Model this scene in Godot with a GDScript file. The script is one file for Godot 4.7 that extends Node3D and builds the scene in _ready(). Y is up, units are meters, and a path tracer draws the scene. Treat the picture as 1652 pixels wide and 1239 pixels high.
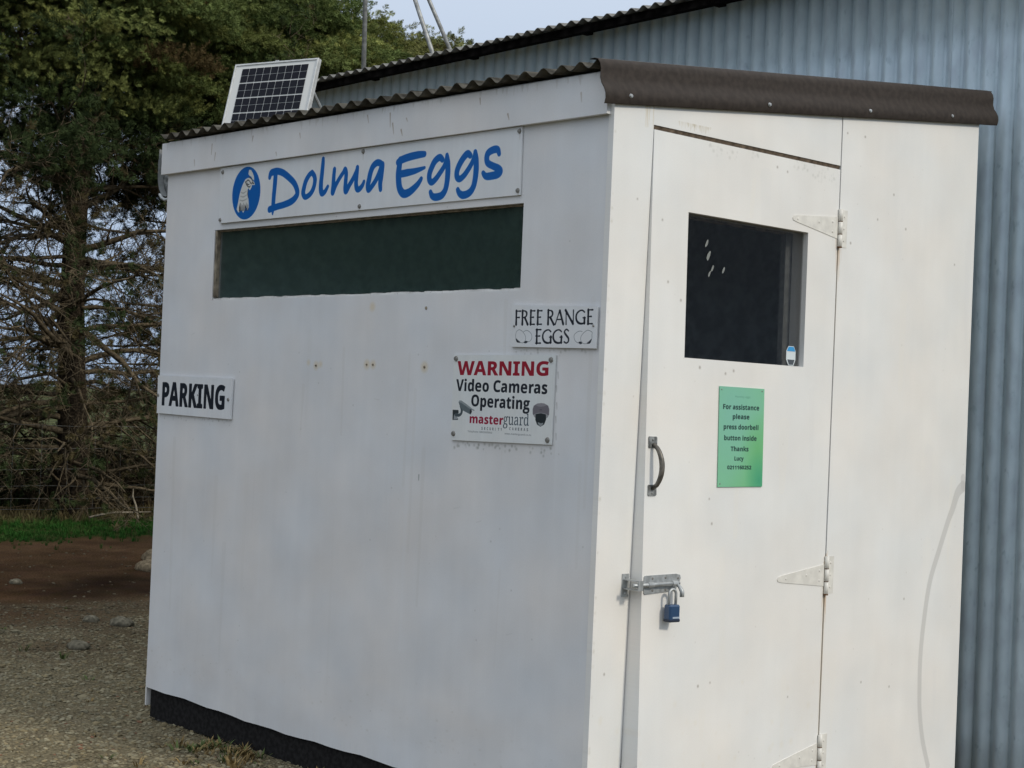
extends Node3D

var rng := RandomNumberGenerator.new()
var M := {}
var used := {}


func _ready() -> void:
	rng.seed = 20241
	# ---- camera, sky, sun, exposure -------------------------------------------------
	var cam := Camera3D.new()
	cam.name = "camera"
	cam.fov = 26.3304
	cam.near = 0.05
	cam.far = 4000.0
	add_child(cam)
	cam.transform = Transform3D(Basis(Vector3(0.684295, 0.042093, -0.727989), Vector3(-0.019707, 0.999035, 0.039241), Vector3(0.728939, -0.012506, 0.684465)).orthonormalized(), Vector3(3.226249, 1.32, 3.388693))
	cam.current = true
	var sky_mat := ProceduralSkyMaterial.new()
	sky_mat.sky_top_color = Color(0.93, 0.945, 0.965)
	sky_mat.sky_horizon_color = Color(0.52, 0.59, 0.68)
	sky_mat.sky_curve = 0.55
	sky_mat.ground_bottom_color = Color(0.30, 0.29, 0.25)
	sky_mat.ground_horizon_color = Color(0.42, 0.42, 0.40)
	sky_mat.sky_energy_multiplier = 1.2
	var sky := Sky.new()
	sky.sky_material = sky_mat
	var env := Environment.new()
	env.background_mode = Environment.BG_SKY
	env.sky = sky
	env.tonemap_mode = Environment.TONE_MAPPER_LINEAR
	env.tonemap_exposure = 1.0
	env.sdfgi_enabled = true
	env.ssao_enabled = true
	env.ssil_enabled = true
	var we := WorldEnvironment.new()
	we.name = "world_environment"
	we.environment = env
	add_child(we)
	var sun := DirectionalLight3D.new()
	sun.name = "sun"
	sun.light_energy = 0.56
	sun.light_color = Color(1.0, 0.965, 0.905)
	sun.light_angular_distance = 6.0
	sun.shadow_enabled = true
	add_child(sun)
	var to_sun := Vector3(cos(deg_to_rad(36.0)) * cos(deg_to_rad(9.0)), sin(deg_to_rad(36.0)), -cos(deg_to_rad(36.0)) * sin(deg_to_rad(9.0)))
	sun.look_at_from_position(to_sun * 50.0, Vector3.ZERO, Vector3.UP)
	# ---- place ----------------------------------------------------------------------
	materials()
	ground()
	barn()
	shed()
	trees()
	fence()
	mast()
	solar_panel()
	signs()
	small_things()


# ======================= names, tags ==================================================
func tag(o: Node, label: String, category: String, group := "") -> void:
	o.set_meta("label", label)
	o.set_meta("category", category)
	if group:
		o.set_meta("group", group)


func numbered(called: String) -> String:
	if not used.has(called):
		used[called] = 0
		return called
	used[called] += 1
	return "%s_%03d" % [called, used[called]]


func thing(called: String, label: String, category: String, at := Vector3.ZERO, group := "") -> Node3D:
	var o := Node3D.new()
	o.name = numbered(called)
	add_child(o)
	o.position = at
	tag(o, label, category, group)
	return o


func put(called: String, s: SurfaceTool, mat: Material, parent: Node, flat := true, off := Vector3.ZERO) -> MeshInstance3D:
	s.generate_normals()
	var o := MeshInstance3D.new()
	o.name = called if parent != self else numbered(called)
	o.mesh = s.commit()
	o.material_override = null
	o.mesh.surface_set_material(0, mat)
	o.cast_shadow = GeometryInstance3D.SHADOW_CASTING_SETTING_ON
	parent.add_child(o, true)
	if parent != self and parent is Node3D:
		var p: Node = parent
		var sum := Vector3.ZERO
		while p != self:
			sum += p.position
			p = p.get_parent()
		o.position = off - sum
	return o


func begin(smooth := false) -> SurfaceTool:
	var s := SurfaceTool.new()
	s.begin(Mesh.PRIMITIVE_TRIANGLES)
	s.set_smooth_group(0 if smooth else -1)
	return s


# ======================= shapes =======================================================
func tri(s: SurfaceTool, a: Vector3, b: Vector3, c: Vector3) -> void:
	s.add_vertex(a)
	s.add_vertex(b)
	s.add_vertex(c)


func quad(s: SurfaceTool, a: Vector3, b: Vector3, c: Vector3, d: Vector3) -> void:
	tri(s, a, b, c)
	tri(s, a, c, d)


func quv(s: SurfaceTool, p: Array, uv: Array) -> void:
	for k in [0, 1, 2, 0, 2, 3]:
		s.set_uv(uv[k])
		s.add_vertex(p[k])


# a box between two corners with chamfered edges (b metres), turned by t
func box(s: SurfaceTool, lo: Vector3, hi: Vector3, b := 0.0, t := Transform3D()) -> void:
	var c := (lo + hi) * 0.5
	var h := (hi - lo) * 0.5
	if b <= 0.0:
		var v := []
		for i in 8:
			v.append(t * (c + Vector3(h.x * (1 if i & 1 else -1), h.y * (1 if i & 2 else -1), h.z * (1 if i & 4 else -1))))
		quad(s, v[4], v[6], v[7], v[5])
		quad(s, v[1], v[3], v[2], v[0])
		quad(s, v[5], v[7], v[3], v[1])
		quad(s, v[0], v[2], v[6], v[4])
		quad(s, v[6], v[2], v[3], v[7])
		quad(s, v[0], v[4], v[5], v[1])
		return
	b = minf(b, minf(h.x, minf(h.y, h.z)) * 0.6)
	for ax in 3:
		for sg in [-1.0, 1.0]:
			var u := (ax + 1) % 3
			var w := (ax + 2) % 3
			var f := []
			for q in [[-1, -1], [1, -1], [1, 1], [-1, 1]]:
				var p := Vector3.ZERO
				p[ax] = h[ax] * sg
				p[u] = (h[u] - b) * q[0]
				p[w] = (h[w] - b) * q[1]
				f.append(t * (c + p))
			if sg > 0:
				quad(s, f[3], f[2], f[1], f[0])
			else:
				quad(s, f[0], f[1], f[2], f[3])
			for sg2 in [-1.0, 1.0]:
				# edge between faces ax and u
				var e := []
				for q in [[0, -1], [0, 1], [1, 1], [1, -1]]:
					var p := Vector3.ZERO
					p[ax] = (h[ax] if q[0] == 0 else h[ax] - b) * sg
					p[u] = (h[u] - b if q[0] == 0 else h[u]) * sg2
					p[w] = (h[w] - b) * q[1]
					e.append(t * (c + p))
				if sg * sg2 > 0:
					quad(s, e[0], e[1], e[2], e[3])
				else:
					quad(s, e[3], e[2], e[1], e[0])
	for i in 8:
		var g := Vector3(1 if i & 1 else -1, 1 if i & 2 else -1, 1 if i & 4 else -1)
		var a := t * (c + g * (h - Vector3(0, b, b)))
		var d := t * (c + g * (h - Vector3(b, 0, b)))
		var e := t * (c + g * (h - Vector3(b, b, 0)))
		if g.x * g.y * g.z > 0:
			tri(s, a, e, d)
		else:
			tri(s, a, d, e)


func tube(s: SurfaceTool, pts: Array, radii: Array, sides := 8, caps := true) -> void:
	var rings := []
	var side := Vector3.ZERO
	for i in pts.size():
		var d: Vector3 = (pts[mini(i + 1, pts.size() - 1)] - pts[maxi(i - 1, 0)]).normalized()
		if side == Vector3.ZERO:
			side = d.cross(Vector3.UP if absf(d.y) < 0.9 else Vector3.RIGHT).normalized()
		side = (side - d * side.dot(d)).normalized()
		var o := d.cross(side)
		var ring := []
		for k in sides:
			var a := TAU * k / sides
			ring.append(pts[i] + (side * cos(a) + o * sin(a)) * radii[i])
		rings.append(ring)
	for i in pts.size() - 1:
		for k in sides:
			var k2 := (k + 1) % sides
			quad(s, rings[i][k], rings[i][k2], rings[i + 1][k2], rings[i + 1][k])
	if caps:
		for k in range(1, sides - 1):
			tri(s, rings[0][0], rings[0][k + 1], rings[0][k])
			tri(s, rings[-1][0], rings[-1][k], rings[-1][k + 1])


# an outline in the plane (u, v) given thickness h0..h1, f(u, v, h) gives the point
func plate(s: SurfaceTool, pts: PackedVector2Array, f: Callable, h0: float, h1: float) -> void:
	var ix := Geometry2D.triangulate_polygon(pts)
	for k in range(0, ix.size(), 3):
		var a := pts[ix[k]]
		var b := pts[ix[k + 1]]
		var c := pts[ix[k + 2]]
		tri(s, f.call(a.x, a.y, h1), f.call(b.x, b.y, h1), f.call(c.x, c.y, h1))
		tri(s, f.call(a.x, a.y, h0), f.call(c.x, c.y, h0), f.call(b.x, b.y, h0))
	for k in pts.size():
		var a := pts[k]
		var b := pts[(k + 1) % pts.size()]
		quad(s, f.call(a.x, a.y, h0), f.call(b.x, b.y, h0), f.call(b.x, b.y, h1), f.call(a.x, a.y, h1))


func rect(u0: float, v0: float, u1: float, v1: float) -> PackedVector2Array:
	return PackedVector2Array([Vector2(u0, v0), Vector2(u1, v0), Vector2(u1, v1), Vector2(u0, v1)])


# a low dome (screw or nail head) standing on the surface f
func stud(s: SurfaceTool, f: Callable, u: float, v: float, r: float, h: float) -> void:
	var n := 10
	for k in n:
		var a := TAU * k / n
		var b := TAU * (k + 1) / n
		var p0: Vector3 = f.call(u + cos(a) * r, v + sin(a) * r, -0.0005)
		var p1: Vector3 = f.call(u + cos(b) * r, v + sin(b) * r, -0.0005)
		var q0: Vector3 = f.call(u + cos(a) * r * 0.7, v + sin(a) * r * 0.7, h * 0.85)
		var q1: Vector3 = f.call(u + cos(b) * r * 0.7, v + sin(b) * r * 0.7, h * 0.85)
		quad(s, p0, p1, q1, q0)
		tri(s, q0, q1, f.call(u, v, h))


# a slab over a grid of cells, holes left out; f(u, v, w) with w = 0 in front and -t behind; t_uv maps (u, v) to the texture
func slab(s: SurfaceTool, us: Array, vs: Array, holes: Array, f: Callable, t: float, uv: Callable) -> void:
	var has := func(i, j): return i >= 0 and j >= 0 and i < us.size() - 1 and j < vs.size() - 1 and not holes.has(Vector2i(i, j))
	for i in us.size() - 1:
		for j in vs.size() - 1:
			if not has.call(i, j):
				continue
			var q := [Vector2(us[i], vs[j]), Vector2(us[i], vs[j + 1]), Vector2(us[i + 1], vs[j + 1]), Vector2(us[i + 1], vs[j])]
			var a := []
			var b := []
			var m := []
			for p in q:
				a.append(f.call(p.x, p.y, 0.0))
				b.append(f.call(p.x, p.y, -t))
				m.append(uv.call(p.x, p.y))
			quv(s, a, m)
			quv(s, [b[3], b[2], b[1], b[0]], [m[3], m[2], m[1], m[0]])
			var near := [has.call(i - 1, j), has.call(i, j + 1), has.call(i + 1, j), has.call(i, j - 1)]
			for k in 4:
				if not near[k]:
					var k2 := (k + 1) % 4
					quv(s, [a[k2], a[k], b[k], b[k2]], [m[k2], m[k], m[k], m[k2]])


# a corrugated sheet of n waves; f(u, v, h) with u across in metres, v along 0..1, h the height of the wave
func wave(u: float, pitch: float, sharp: float) -> float:   # broad ridges and narrower valleys as sharp falls below 1
	if sharp >= 1.0:
		return cos(TAU * u / pitch)
	return 2.0 * pow(absf(cos(PI * u / pitch)), sharp * 2.0) - 1.0


func corrugated(s: SurfaceTool, n: int, pitch: float, amp: float, rows: int, f: Callable, thick := 0.0012, sharp := 1.0) -> void:
	var cols := n * 10
	for side in 2:
		for i in cols:
			for j in rows:
				var p := []
				for q in [[0, 0], [0, 1], [1, 1], [1, 0]]:
					var u: float = (i + q[0]) * pitch / 10.0
					p.append(f.call(u, float(j + q[1]) / rows, amp * wave(u, pitch, sharp) - (thick if side else 0.0)))
				if side:
					quad(s, p[3], p[2], p[1], p[0])
				else:
					quad(s, p[0], p[1], p[2], p[3])
	for i in cols:
		for v in [0.0, 1.0]:
			var u := i * pitch / 10.0
			var u2 := (i + 1) * pitch / 10.0
			var h := amp * wave(u, pitch, sharp)
			var h2 := amp * wave(u2, pitch, sharp)
			quad(s, f.call(u, v, h), f.call(u2, v, h2), f.call(u2, v, h2 - thick), f.call(u, v, h - thick))


# ======================= drawing flat print ===========================================
class Canvas:
	var w: int
	var h: int
	var x0: float
	var y1: float
	var ppm: float
	var rgb := PackedFloat32Array()
	var mask := PackedFloat32Array()
	var bx0 := 1 << 30
	var by0 := 1 << 30
	var bx1 := -1
	var by1 := -1

	func _init(l: float, b: float, r: float, t: float, per_metre: float, c: Color) -> void:
		x0 = l
		y1 = t
		ppm = per_metre
		w = int(ceil((r - l) * ppm))
		h = int(ceil((t - b) * ppm))
		rgb.resize(w * h * 3)
		mask.resize(w * h)
		for i in w * h:
			rgb[i * 3] = c.r
			rgb[i * 3 + 1] = c.g
			rgb[i * 3 + 2] = c.b

	func grow(ax: int, ay: int, cx: int, cy: int) -> void:
		bx0 = mini(bx0, ax)
		by0 = mini(by0, ay)
		bx1 = maxi(bx1, cx)
		by1 = maxi(by1, cy)

	func capsule(a: Vector2, b: Vector2, ra: float, rb: float, soft := 1.0) -> void:
		var p := Vector2((a.x - x0) * ppm, (y1 - a.y) * ppm)
		var q := Vector2((b.x - x0) * ppm, (y1 - b.y) * ppm)
		ra *= ppm
		rb *= ppm
		var m := maxf(ra, rb) + 1.0 + soft
		var ax := maxi(0, int(minf(p.x, q.x) - m))
		var ay := maxi(0, int(minf(p.y, q.y) - m))
		var cx := mini(w - 1, int(maxf(p.x, q.x) + m))
		var cy := mini(h - 1, int(maxf(p.y, q.y) + m))
		grow(ax, ay, cx, cy)
		var d := q - p
		var l2 := maxf(d.length_squared(), 1e-9)
		for y in range(ay, cy + 1):
			for x in range(ax, cx + 1):
				var e := Vector2(x + 0.5, y + 0.5) - p
				var t := clampf(e.dot(d) / l2, 0.0, 1.0)
				var c := clampf(0.5 + (ra + (rb - ra) * t - (e - d * t).length()) / soft, 0.0, 1.0)
				if c > mask[y * w + x]:
					mask[y * w + x] = c

	# a brush stroke through points [x, y, x, y, ...] in millimetres, with widths at equal steps along it
	func stroke(mm: Array, widths: Array, fine := 6, straight := false) -> void:
		var n := mm.size() / 2
		var at := func(k): return Vector2(mm[clampi(k, 0, n - 1) * 2], mm[clampi(k, 0, n - 1) * 2 + 1]) * 0.001
		var last := Vector2.ZERO
		var lr := 0.0
		for i in n - 1:
			for k in fine + 1:
				if k == 0 and i > 0:
					continue
				var t := float(k) / fine
				var p: Vector2 = at.call(i).lerp(at.call(i + 1), t) if straight else at.call(i).cubic_interpolate(at.call(i + 1), at.call(i - 1), at.call(i + 2), t)
				var g := (i + t) / (n - 1) * (widths.size() - 1)
				var gi := mini(int(g), widths.size() - 2) if widths.size() > 1 else 0
				var wd: float = lerpf(widths[gi], widths[gi + 1], g - gi) if widths.size() > 1 else widths[0]
				var r := wd * 0.0005
				if i > 0 or k > 0:
					capsule(last, p, lr, r)
				last = p
				lr = r

	func polygon(mm: Array) -> void:
		var pts := PackedVector2Array()
		for k in range(0, mm.size(), 2):
			pts.append(Vector2((mm[k] * 0.001 - x0) * ppm, (y1 - mm[k + 1] * 0.001) * ppm))
		fill(pts)

	func fill(pts: PackedVector2Array) -> void:
		var lo := pts[0]
		var hi := pts[0]
		for p in pts:
			lo = lo.min(p)
			hi = hi.max(p)
		var ax := maxi(0, int(lo.x))
		var ay := maxi(0, int(lo.y))
		var cx := mini(w - 1, int(hi.x) + 1)
		var cy := mini(h - 1, int(hi.y) + 1)
		grow(ax, ay, cx, cy)
		for y in range(ay, cy + 1):
			for x in range(ax, cx + 1):
				var c := 0.0
				for o in [Vector2(0.25, 0.25), Vector2(0.75, 0.25), Vector2(0.25, 0.75), Vector2(0.75, 0.75)]:
					if Geometry2D.is_point_in_polygon(Vector2(x, y) + o, pts):
						c += 0.25
				mask[y * w + x] = minf(1.0, mask[y * w + x] + c)

	func ellipse(cx: float, cy: float, rx: float, ry: float) -> void:
		var pts := []
		for k in 40:
			pts.append(cx + cos(TAU * k / 40.0) * rx)
			pts.append(cy + sin(TAU * k / 40.0) * ry)
		polygon(pts)

	# words whose letters' front faces are filled, stretched to a box in millimetres
	func words(said: String, font: Font, left: float, base: float, wide: float, cap: float, slope := 0.0, fat := 0.0) -> void:
		var tm := TextMesh.new()
		tm.text = said
		tm.font = font
		tm.font_size = 64
		tm.pixel_size = 0.01
		tm.depth = 0.0
		tm.curve_step = 1.0
		tm.horizontal_alignment = HORIZONTAL_ALIGNMENT_LEFT
		tm.vertical_alignment = VERTICAL_ALIGNMENT_BOTTOM
		var ref := TextMesh.new()
		ref.text = "H"
		ref.font = font
		ref.font_size = 64
		ref.pixel_size = 0.01
		ref.depth = 0.0
		ref.vertical_alignment = VERTICAL_ALIGNMENT_BOTTOM
		var rb := ref.get_aabb()
		var bb := tm.get_aabb()
		var arr := tm.surface_get_arrays(0)
		var v: PackedVector3Array = arr[Mesh.ARRAY_VERTEX]
		var ix = arr[Mesh.ARRAY_INDEX]
		var order := []
		if ix == null or ix.size() == 0:
			order = range(v.size())
		else:
			order = Array(ix)
		var kx := wide / bb.size.x
		var ky := cap / rb.size.y
		for k in range(0, order.size(), 3):
			var pts := PackedVector2Array()
			for j in 3:
				var p := v[order[k + j]]
				var mx := left + (p.x - bb.position.x) * kx
				var my := base + (p.y - rb.position.y) * ky + (mx - left) * slope
				pts.append(Vector2((mx * 0.001 - x0) * ppm, (y1 - my * 0.001) * ppm))
			if absf((pts[1] - pts[0]).cross(pts[2] - pts[0])) > 0.01:
				fill(pts)
			if fat > 0.0:
				for j in 3:
					var a := Vector2(pts[j].x / ppm + x0, y1 - pts[j].y / ppm)
					var b := Vector2(pts[(j + 1) % 3].x / ppm + x0, y1 - pts[(j + 1) % 3].y / ppm)
					capsule(a, b, fat * 0.001, fat * 0.001)

	func flush(c: Color, alpha := 1.0) -> void:
		for y in range(by0, by1 + 1):
			for x in range(bx0, bx1 + 1):
				var i := y * w + x
				if mask[i] > 0.0:
					var a := mask[i] * alpha
					mask[i] = 0.0
					rgb[i * 3] += (c.r - rgb[i * 3]) * a
					rgb[i * 3 + 1] += (c.g - rgb[i * 3 + 1]) * a
					rgb[i * 3 + 2] += (c.b - rgb[i * 3 + 2]) * a
		bx0 = 1 << 30
		by0 = 1 << 30
		bx1 = -1
		by1 = -1

	func spot(x: float, y: float, r: float, c: Color, alpha: float, soft := 2.0) -> void:
		capsule(Vector2(x, y) * 0.001, Vector2(x + 0.01, y) * 0.001, r * 0.001, r * 0.001, soft)
		flush(c, alpha)

	func line(mm: Array, widths: Array, c: Color, alpha: float) -> void:
		stroke(mm, widths, 5)
		flush(c, alpha)

	# uneven paint: broad patches, streaks that run down, fine grain
	func weather(sd: int, broad: float, streak: float, grain: float) -> void:
		var n1 := noise(sd, 0.006, w, h, 1)
		var n2 := noise(sd + 1, 0.035, w, h, 14)
		var n3 := noise(sd + 2, 0.4, w, h, 1)
		var n4 := noise(sd + 3, 0.004, w, h, 1)
		for i in w * h:
			var k := 1.0 + (n1[i] / 255.0 - 0.5) * broad + (n2[i] / 255.0 - 0.5) * streak + (n3[i] / 255.0 - 0.5) * grain
			var warm := (n4[i] / 255.0 - 0.5) * broad * 0.5
			rgb[i * 3] *= k * (1.0 + warm)
			rgb[i * 3 + 1] *= k
			rgb[i * 3 + 2] *= k * (1.0 - warm)

	func noise(sd: int, freq: float, nw: int, nh: int, squash: int) -> PackedByteArray:
		var f := FastNoiseLite.new()
		f.seed = sd
		f.noise_type = FastNoiseLite.TYPE_SIMPLEX_SMOOTH
		f.frequency = freq
		f.fractal_octaves = 4
		var im := f.get_image(nw, maxi(4, nh / squash))
		im.convert(Image.FORMAT_L8)
		if squash > 1:
			im.resize(nw, nh, Image.INTERPOLATE_CUBIC)
		return im.get_data()

	func texture() -> ImageTexture:
		var bytes := PackedByteArray()
		bytes.resize(w * h * 3)
		for i in w * h * 3:
			bytes[i] = clampi(int(rgb[i] * 255.0 + 0.5), 0, 255)
		return ImageTexture.create_from_image(Image.create_from_data(w, h, false, Image.FORMAT_RGB8, bytes))

	func uv(x: float, y: float) -> Vector2:
		return Vector2((x - x0) * ppm / w, (y1 - y) * ppm / h)


# ======================= materials ====================================================
func lin(r: float, g: float, b: float) -> Color:
	return Color(r, g, b).linear_to_srgb()


func plain(c: Color, rough := 0.7, metal := 0.0) -> StandardMaterial3D:
	var m := StandardMaterial3D.new()
	m.albedo_color = c
	m.roughness = rough
	m.metallic = metal
	if rough >= 0.7 and metal == 0.0:
		m.metallic_specular = 0.12
	return m


func noise_tex(sd: int, freq: float, stops: Array, size := 512, normal := false, octaves := 5, kind := FastNoiseLite.TYPE_SIMPLEX_SMOOTH) -> NoiseTexture2D:
	var f := FastNoiseLite.new()
	f.seed = sd
	f.frequency = freq
	f.noise_type = kind
	f.fractal_octaves = octaves
	var t := NoiseTexture2D.new()
	t.width = size
	t.height = size
	t.seamless = true
	t.noise = f
	if normal:
		t.as_normal_map = true
		t.bump_strength = 4.0
	else:
		var g := Gradient.new()
		g.offsets = PackedFloat32Array(stops.map(func(x): return x[0]))
		g.colors = PackedColorArray(stops.map(func(x): return x[1]))
		t.color_ramp = g
	return t


func grainy(c: Color, rough: float, metal: float, sd: int, amount: float, scale: float, freq := 0.02) -> StandardMaterial3D:
	var m := plain(c, rough, metal)
	m.albedo_texture = noise_tex(sd, freq, [[0.25, Color(1 - amount, 1 - amount, 1 - amount)], [0.75, Color(1, 1, 1)]], 512)
	m.uv1_triplanar = true
	m.uv1_world_triplanar = true
	m.uv1_scale = Vector3.ONE * scale
	return m


func textured(t: Texture2D, rough := 0.6) -> StandardMaterial3D:
	var m := StandardMaterial3D.new()
	m.albedo_texture = t
	m.roughness = rough
	m.texture_repeat = false
	return m


func materials() -> void:
	M.white = grainy(lin(0.74, 0.73, 0.70), 0.55, 0.0, 3, 0.10, 0.7)
	M.wood_edge = grainy(lin(0.34, 0.29, 0.22), 0.85, 0.0, 4, 0.4, 2.0)
	M.inside = grainy(lin(0.45, 0.50, 0.47), 0.9, 0.0, 5, 0.3, 1.0)
	M.pale_green = grainy(lin(0.62, 0.78, 0.72), 0.9, 0.0, 16, 0.2, 1.0)  # paler, greener end lining: its colour stands in for light on that wall
	M.stop_wood = grainy(lin(0.15, 0.115, 0.085), 0.9, 0.0, 17, 0.3, 3.0)
	M.black = grainy(lin(0.027, 0.026, 0.026), 0.75, 0.0, 6, 0.22, 4.0)
	M.brown = grainy(lin(0.046, 0.037, 0.031), 0.62, 0.0, 7, 0.16, 3.0)
	M.brown.metallic_specular = 0.25
	M.old_roof = grainy(lin(0.17, 0.16, 0.135), 0.75, 0.0, 8, 0.55, 1.6)
	M.barn_roof = grainy(lin(0.30, 0.29, 0.26), 0.6, 0.1, 9, 0.35, 1.2)
	M.galv = grainy(lin(0.44, 0.46, 0.46), 0.45, 0.45, 10, 0.14, 3.5)
	M.galv_dull = grainy(lin(0.36, 0.37, 0.36), 0.55, 0.6, 11, 0.4, 3.0)
	M.bronze = grainy(lin(0.19, 0.175, 0.15), 0.45, 0.5, 12, 0.3, 4.0)
	M.bead = grainy(lin(0.30, 0.31, 0.30), 0.5, 0.0, 15, 0.12, 3.0)
	M.screw = plain(lin(0.25, 0.24, 0.22), 0.5, 0.5)
	M.rust = plain(lin(0.14, 0.07, 0.035), 0.9)
	M.dark_wood = grainy(lin(0.014, 0.012, 0.011), 0.9, 0.0, 13, 0.5, 1.5)
	M.concrete = grainy(lin(0.22, 0.21, 0.19), 0.95, 0.0, 14, 0.5, 2.0)
	# the barn's zinc: mottled spangle over long weathered streaks
	var z := plain(lin(0.56, 0.66, 0.715), 0.42, 0.22)
	z.albedo_texture = noise_tex(21, 0.012, [[0.2, Color(0.90, 0.90, 0.91)], [0.5, Color(0.96, 0.97, 0.97)], [0.8, Color(1, 1, 1)]], 1024, false, 6)
	z.uv1_triplanar = true
	z.uv1_world_triplanar = true
	z.uv1_scale = Vector3(1.1, 0.45, 1.1)
	z.roughness_texture = noise_tex(22, 0.02, [[0.2, Color(0.75, 0.75, 0.75)], [0.8, Color(1, 1, 1)]], 512)
	z.detail_enabled = true
	z.detail_albedo = noise_tex(23, 0.018, [[0.0, Color(0.72, 0.76, 0.78, 1.0)], [0.20, Color(0.82, 0.85, 0.86, 0.6)], [0.28, Color(1, 1, 1, 0.0)], [1.0, Color(1, 1, 1, 0.0)]], 1024, false, 4)
	z.detail_blend_mode = BaseMaterial3D.BLEND_MODE_MUL
	M.zinc = z
	var g := StandardMaterial3D.new()
	g.albedo_color = Color(0.34, 0.43, 0.41, 0.15)
	g.transparency = BaseMaterial3D.TRANSPARENCY_ALPHA
	g.roughness = 0.03
	g.metallic_specular = 0.35
	M.glass = g
	var g2: StandardMaterial3D = g.duplicate()
	g2.albedo_color = Color(0.07, 0.075, 0.08, 0.28)
	g2.metallic_specular = 0.2
	M.glass_door = g2


# ======================= the ground ===================================================
var gn := FastNoiseLite.new()


func height(x: float, z: float) -> float:
	return 0.035 + gn.get_noise_2d(x * 60.0, z * 60.0) * 0.02 + gn.get_noise_2d(x * 350.0, z * 350.0) * 0.006 - 0.2 * smoothstep(-1.1, 0.1, x)


func mix_at(x: float, z: float) -> Array:   # how much gravel, dirt, grass there is at a place
	var e := gn.get_noise_2d(x * 90.0 + 40.0, z * 90.0) * 0.9 + gn.get_noise_2d(x * 400.0, z * 400.0) * 0.25
	var dirt := smoothstep(2.7, 6.2, -x + e * 1.1 + z * 0.15)
	var grass := smoothstep(9.15, 9.5, -x + e * 0.45)
	return [1.0 - dirt, dirt * (1.0 - grass), grass]


func ground() -> void:
	gn.seed = 5
	gn.frequency = 0.01
	gn.fractal_octaves = 3
	# the paddock, one sheet to the horizon
	var s := begin()
	var R := 1800.0
	quad(s, Vector3(-R, -0.28, -R), Vector3(R, -0.28, -R), Vector3(R, -0.28, R), Vector3(-R, -0.28, R))
	var pm := grainy(lin(0.085, 0.095, 0.035), 0.95, 0.0, 31, 0.45, 0.12)
	put("ground", s, pm, self).set_meta("kind", "structure")
	# the yard round the shed: gravel giving way to dirt and then to grass
	s = begin(true)
	var x := -13.6
	var xs := []
	while x < 9.0:
		xs.append(x)
		x += 0.08 if x > -12.0 and x < 0.3 else 0.4
	var zs := []
	var zz := -14.0
	while zz < 9.0:
		zs.append(zz)
		zz += 0.08 if zz > -7.0 and zz < 1.6 else 0.4
	var P := []
	var C := []
	for i in xs.size():
		for j in zs.size():
			var m := mix_at(xs[i], zs[j])
			var k := 1.0 + gn.get_noise_2d(xs[i] * 800.0, zs[j] * 800.0) * 0.35
			var damp := 1.0 + gn.get_noise_2d(xs[i] * 120.0 + 90.0, zs[j] * 120.0) * 0.5
			var wet: float = -xs[i] - 6.0 + zs[j] * 0.12 + gn.get_noise_2d(xs[i] * 60.0, zs[j] * 60.0) * 0.7
			damp *= (1.0 - 0.55 * exp(-wet * wet * 9.0)) * (1.0 + 0.45 * smoothstep(1.2, 2.2, wet))
			P.append(Vector3(xs[i], height(xs[i], zs[j]), zs[j]))
			C.append(Color((0.200 * m[0] + 0.078 * m[1] * damp + 0.05 * m[2]) * k, (0.172 * m[0] + 0.047 * m[1] * damp + 0.068 * m[2]) * k, (0.112 * m[0] + 0.026 * m[1] * damp + 0.022 * m[2]) * k))
	var nz := zs.size()
	for i in xs.size() - 1:
		for j in nz - 1:
			for q in [[0, 0], [1, 1], [0, 1], [0, 0], [1, 0], [1, 1]]:
				var n: int = (i + q[0]) * nz + j + q[1]
				s.set_color(C[n])
				s.add_vertex(P[n])
	var ym := plain(Color.WHITE, 0.95)
	ym.vertex_color_use_as_albedo = true
	ym.albedo_texture = noise_tex(33, 0.06, [[0.2, Color(0.62, 0.62, 0.62)], [0.5, Color(0.86, 0.85, 0.84)], [0.8, Color(1, 1, 1)]], 1024, false, 5)
	ym.uv1_triplanar = true
	ym.uv1_world_triplanar = true
	ym.uv1_scale = Vector3.ONE * 0.9
	ym.normal_enabled = true
	ym.normal_texture = noise_tex(34, 0.08, [], 1024, true)
	ym.normal_scale = 0.8
	put("gravel_yard", s, ym, self).set_meta("kind", "structure")
	# loose gravel
	gravel()
	grass()


func pebble(sd: int) -> ArrayMesh:
	var r := RandomNumberGenerator.new()
	r.seed = sd
	var s := begin()
	var ring := []
	for lev in [[-0.25, 0.75], [0.12, 1.0], [0.42, 0.6]]:
		var a := []
		for k in 6:
			var t := TAU * (k + r.randf_range(-0.25, 0.25)) / 6
			var q: float = lev[1] * r.randf_range(0.78, 1.12)
			a.append(Vector3(cos(t) * q, lev[0] + r.randf_range(-0.08, 0.08), sin(t) * q * 0.8))
		ring.append(a)
	for l in 2:
		for k in 6:
			quad(s, ring[l][k], ring[l][(k + 1) % 6], ring[l + 1][(k + 1) % 6], ring[l + 1][k])
	for k in 6:
		tri(s, ring[2][k], ring[2][(k + 1) % 6], Vector3(0, 0.52, 0))
	s.generate_normals()
	return s.commit()


func scatter(called: String, mesh: Mesh, mat: Material, xf: Array, col: Array, parent: Node = self) -> MultiMeshInstance3D:
	var mm := MultiMesh.new()
	mm.transform_format = MultiMesh.TRANSFORM_3D
	mm.use_colors = true
	mm.mesh = mesh
	mm.instance_count = xf.size()
	for i in xf.size():
		mm.set_instance_transform(i, xf[i])
		mm.set_instance_color(i, col[i])
	var o := MultiMeshInstance3D.new()
	o.name = called if parent != self else numbered(called)
	o.multimesh = mm
	mesh.surface_set_material(0, mat)
	parent.add_child(o, true)
	if parent != self:
		o.position = -parent.position
	o.set_meta("kind", "stuff")
	return o


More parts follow.
